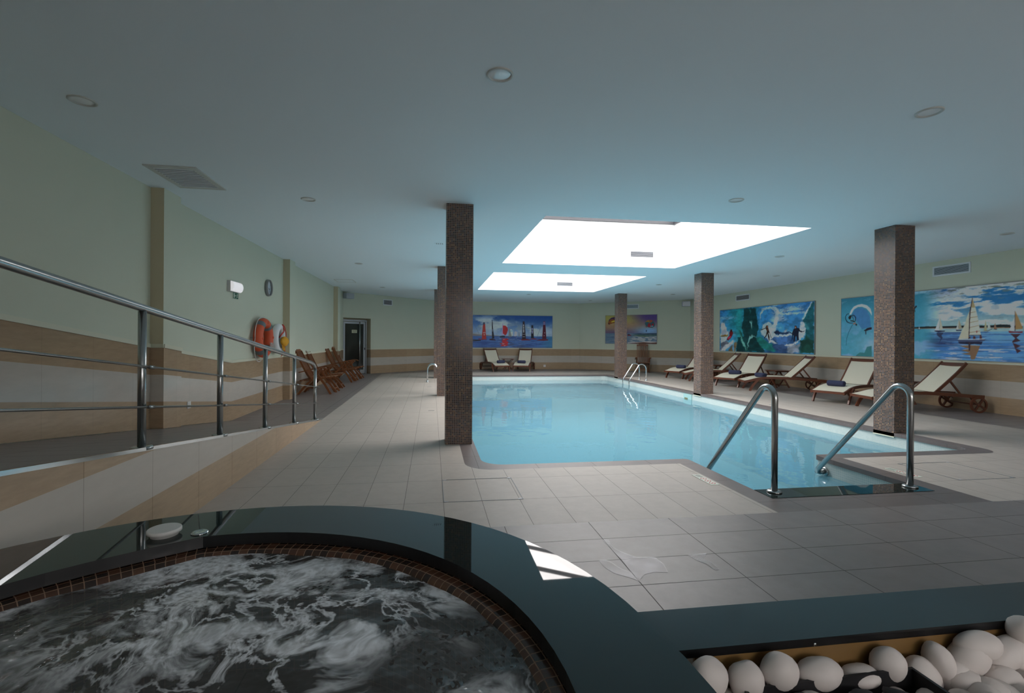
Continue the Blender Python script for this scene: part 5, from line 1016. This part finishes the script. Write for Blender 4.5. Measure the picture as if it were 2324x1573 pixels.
def paint2(rs, U, V, w, h):
    im = lerp(np.ones((h,w,3))*np.array([95,80,105.]), [150,120,95], ss(.36,.62,V)); im = lerp(im, [160,150,85], ss(.6,.9,V))
    t = ss(.55,.95,U*.8+V*.35-.05); im = lerp(im, [80,62,120], t*ss(.45,.9,V)); im = lerp(im, [120,165,205], np.exp(-((U-.86)/.26)**2-((V-.45)/.16)**2)*.95)
    sea = (V < .36).astype(float); s = np.ones((h,w,3))*np.array([85,108,130.]); s = lerp(s, [35,60,85], ss(.26,.36,V)*ss(.5,.75,U)); s = lerp(s, [120,125,140], ss(.5,.6,fbm(rs,h,w,5,4,16))*.5)
    s = lerp(s, [170,170,170], ss(.50,.60,fbm(rs,h,w,6,8,14))*ss(.28,.22,V)*ss(.4,.6,U)*.8); s = lerp(s, [60,90,70], np.exp(-((V-.29)/.03)**2)*ss(.5,.6,U)*.6)
    return im*(1-sea[...,None])+s*sea[...,None]
def paint3(rs, U, V, w, h):
    im = lerp(np.ones((h,w,3))*np.array([70,145,190.]), [55,120,185], ss(.2,1,V)); im = lerp(im, [35,130,150], np.exp(-((U-.2)/.12)**2)*ss(.1,.7,V)); im = lerp(im, [40,150,140], np.exp(-((U-.26)/.05)**2)*.6)
    im = lerp(im, [40,140,165], np.exp(-((U-.44)/.08)**2)*.9); im = lerp(im, [55,130,190], np.exp(-((U-.52)/.07)**2-((V-.8)/.3)**2))
    d = fbm(rs, h, w, 6, 3, 5); streak = fbm(rs, h, int(w*1.6), 6, 5, 12)[:, :w]
    im = lerp(im, [190,205,220], ss(.48,.64,np.roll(streak, 9, 1))*ss(.58,.66,U)*ss(.35,.5,V)*.8); im = lerp(im, [150,185,210], ss(.5,.7,d)*(1-ss(.1,.3,U))*.6)
    im = lerp(im, [45,80,125], ss(.36,.28,V)*ss(.5,.6,U)*(1-ss(.8,.9,U)))
    return im
def paint4(rs, U, V, w, h):
    left = 1-ss(.33,.42,U); L = np.ones((h,w,3))*np.array([70,150,175.]); L = lerp(L, [55,125,150], ss(.7,1,V)); L = lerp(L, [120,165,200], np.clip(ss(.45,.62,fbm(rs,h,w,6,7,3))*np.exp(-((V-.05)/.40)**2)*1.3, 0, 1))
    L = lerp(L, [180,205,220], ss(.5,.65,fbm(rs,h,w,6,8,5))*ss(.84,1,V)*.6); L = lerp(L, [150,185,205], np.exp(-((U-.16)/.10)**2-((V-.2)/.22)**2)*.6)
    R = lerp(np.ones((h,w,3))*np.array([150,180,185.]), [40,110,165], ss(.50,.80,V)); cl = fbm(rs,h,w,7,6,7); c2 = fbm(rs,h,w,6,16,16)
    k = ss(.36,.47,V); cover = .445-.12*ss(.78,1,V)+.16*np.exp(-((U-.68)/.13)**2-((V-.76)/.09)**2)+.10*ss(.62,.5,V)
    R = lerp(R, [215,220,225], np.clip(ss(cover-.03, cover+.08, cl)*k, 0, .95)); R = lerp(R, [110,115,100], ss(.52,.66,c2)*ss(.82,.95,V)*.85); R = lerp(R, [115,135,145], ss(.56,.68,np.roll(c2,40,1))*ss(.45,.6,V)*.4)
    R = lerp(R, [40,55,105], np.exp(-((U-.40)/.06)**2-((V-.98)/.08)**2)*.4)
    S_ = lerp(np.ones((h,w,3))*np.array([95,150,200.]), [110,165,215], ss(.15,.4,V)); r = fbm(rs,h,w,6,5,26); S_ = lerp(S_, [50,70,120], ss(.5,.62,r)*np.clip(1.1-U*1.0, .25, 1)); S_ = lerp(S_, [35,45,85], np.exp(-((U-.37)/.07)**2-((V-.22)/.12)**2)*.9); S_ = lerp(S_, [60,120,190], ss(.52,.64,fbm(rs,h,w,5,5,22))*.7)
    S_ = lerp(S_, [205,200,205], ss(.56,.66,fbm(rs,h,w,6,8,20))*ss(.3,.1,V)*.8); S_ = lerp(S_, [150,140,105], ss(.48,.62,fbm(rs,h,w,6,6,16))*ss(.62,.85,U)*ss(.34,.1,V)*.9)
    sea = (V < .385).astype(float); R = R*(1-sea[...,None])+S_*sea[...,None]
    return R*(1-left[...,None])+L*left[...,None]
picture('wall_picture', 'regatta picture of racing yachts with a red spinnaker on the back wall', 4.5, 1.465, sh(3.25, 21.896, .985), -.016, paint1, SHAPES[0], 380, 125)
picture('wall_picture', 'parasailing picture over a sunset beach, partly behind the far right column', 2.295, 1.255, sh(8.665, 20.36, 1.21), AR, paint2, SHAPES[1], 190, 110)
picture('wall_picture', 'surfing picture with two surfers and a red bodyboarder on the right wall', 4.49, 1.49, sh(XR-.001, 14.37, .985), -PI/2, paint3, SHAPES[2], 430, 150, 31)
picture('wall_picture', 'long picture of flyboarding and sailing boats on the right wall', 6.2, 1.473, sh(XR-.001, 8.12, .985), -PI/2, paint4, SHAPES[3], 620, 150)
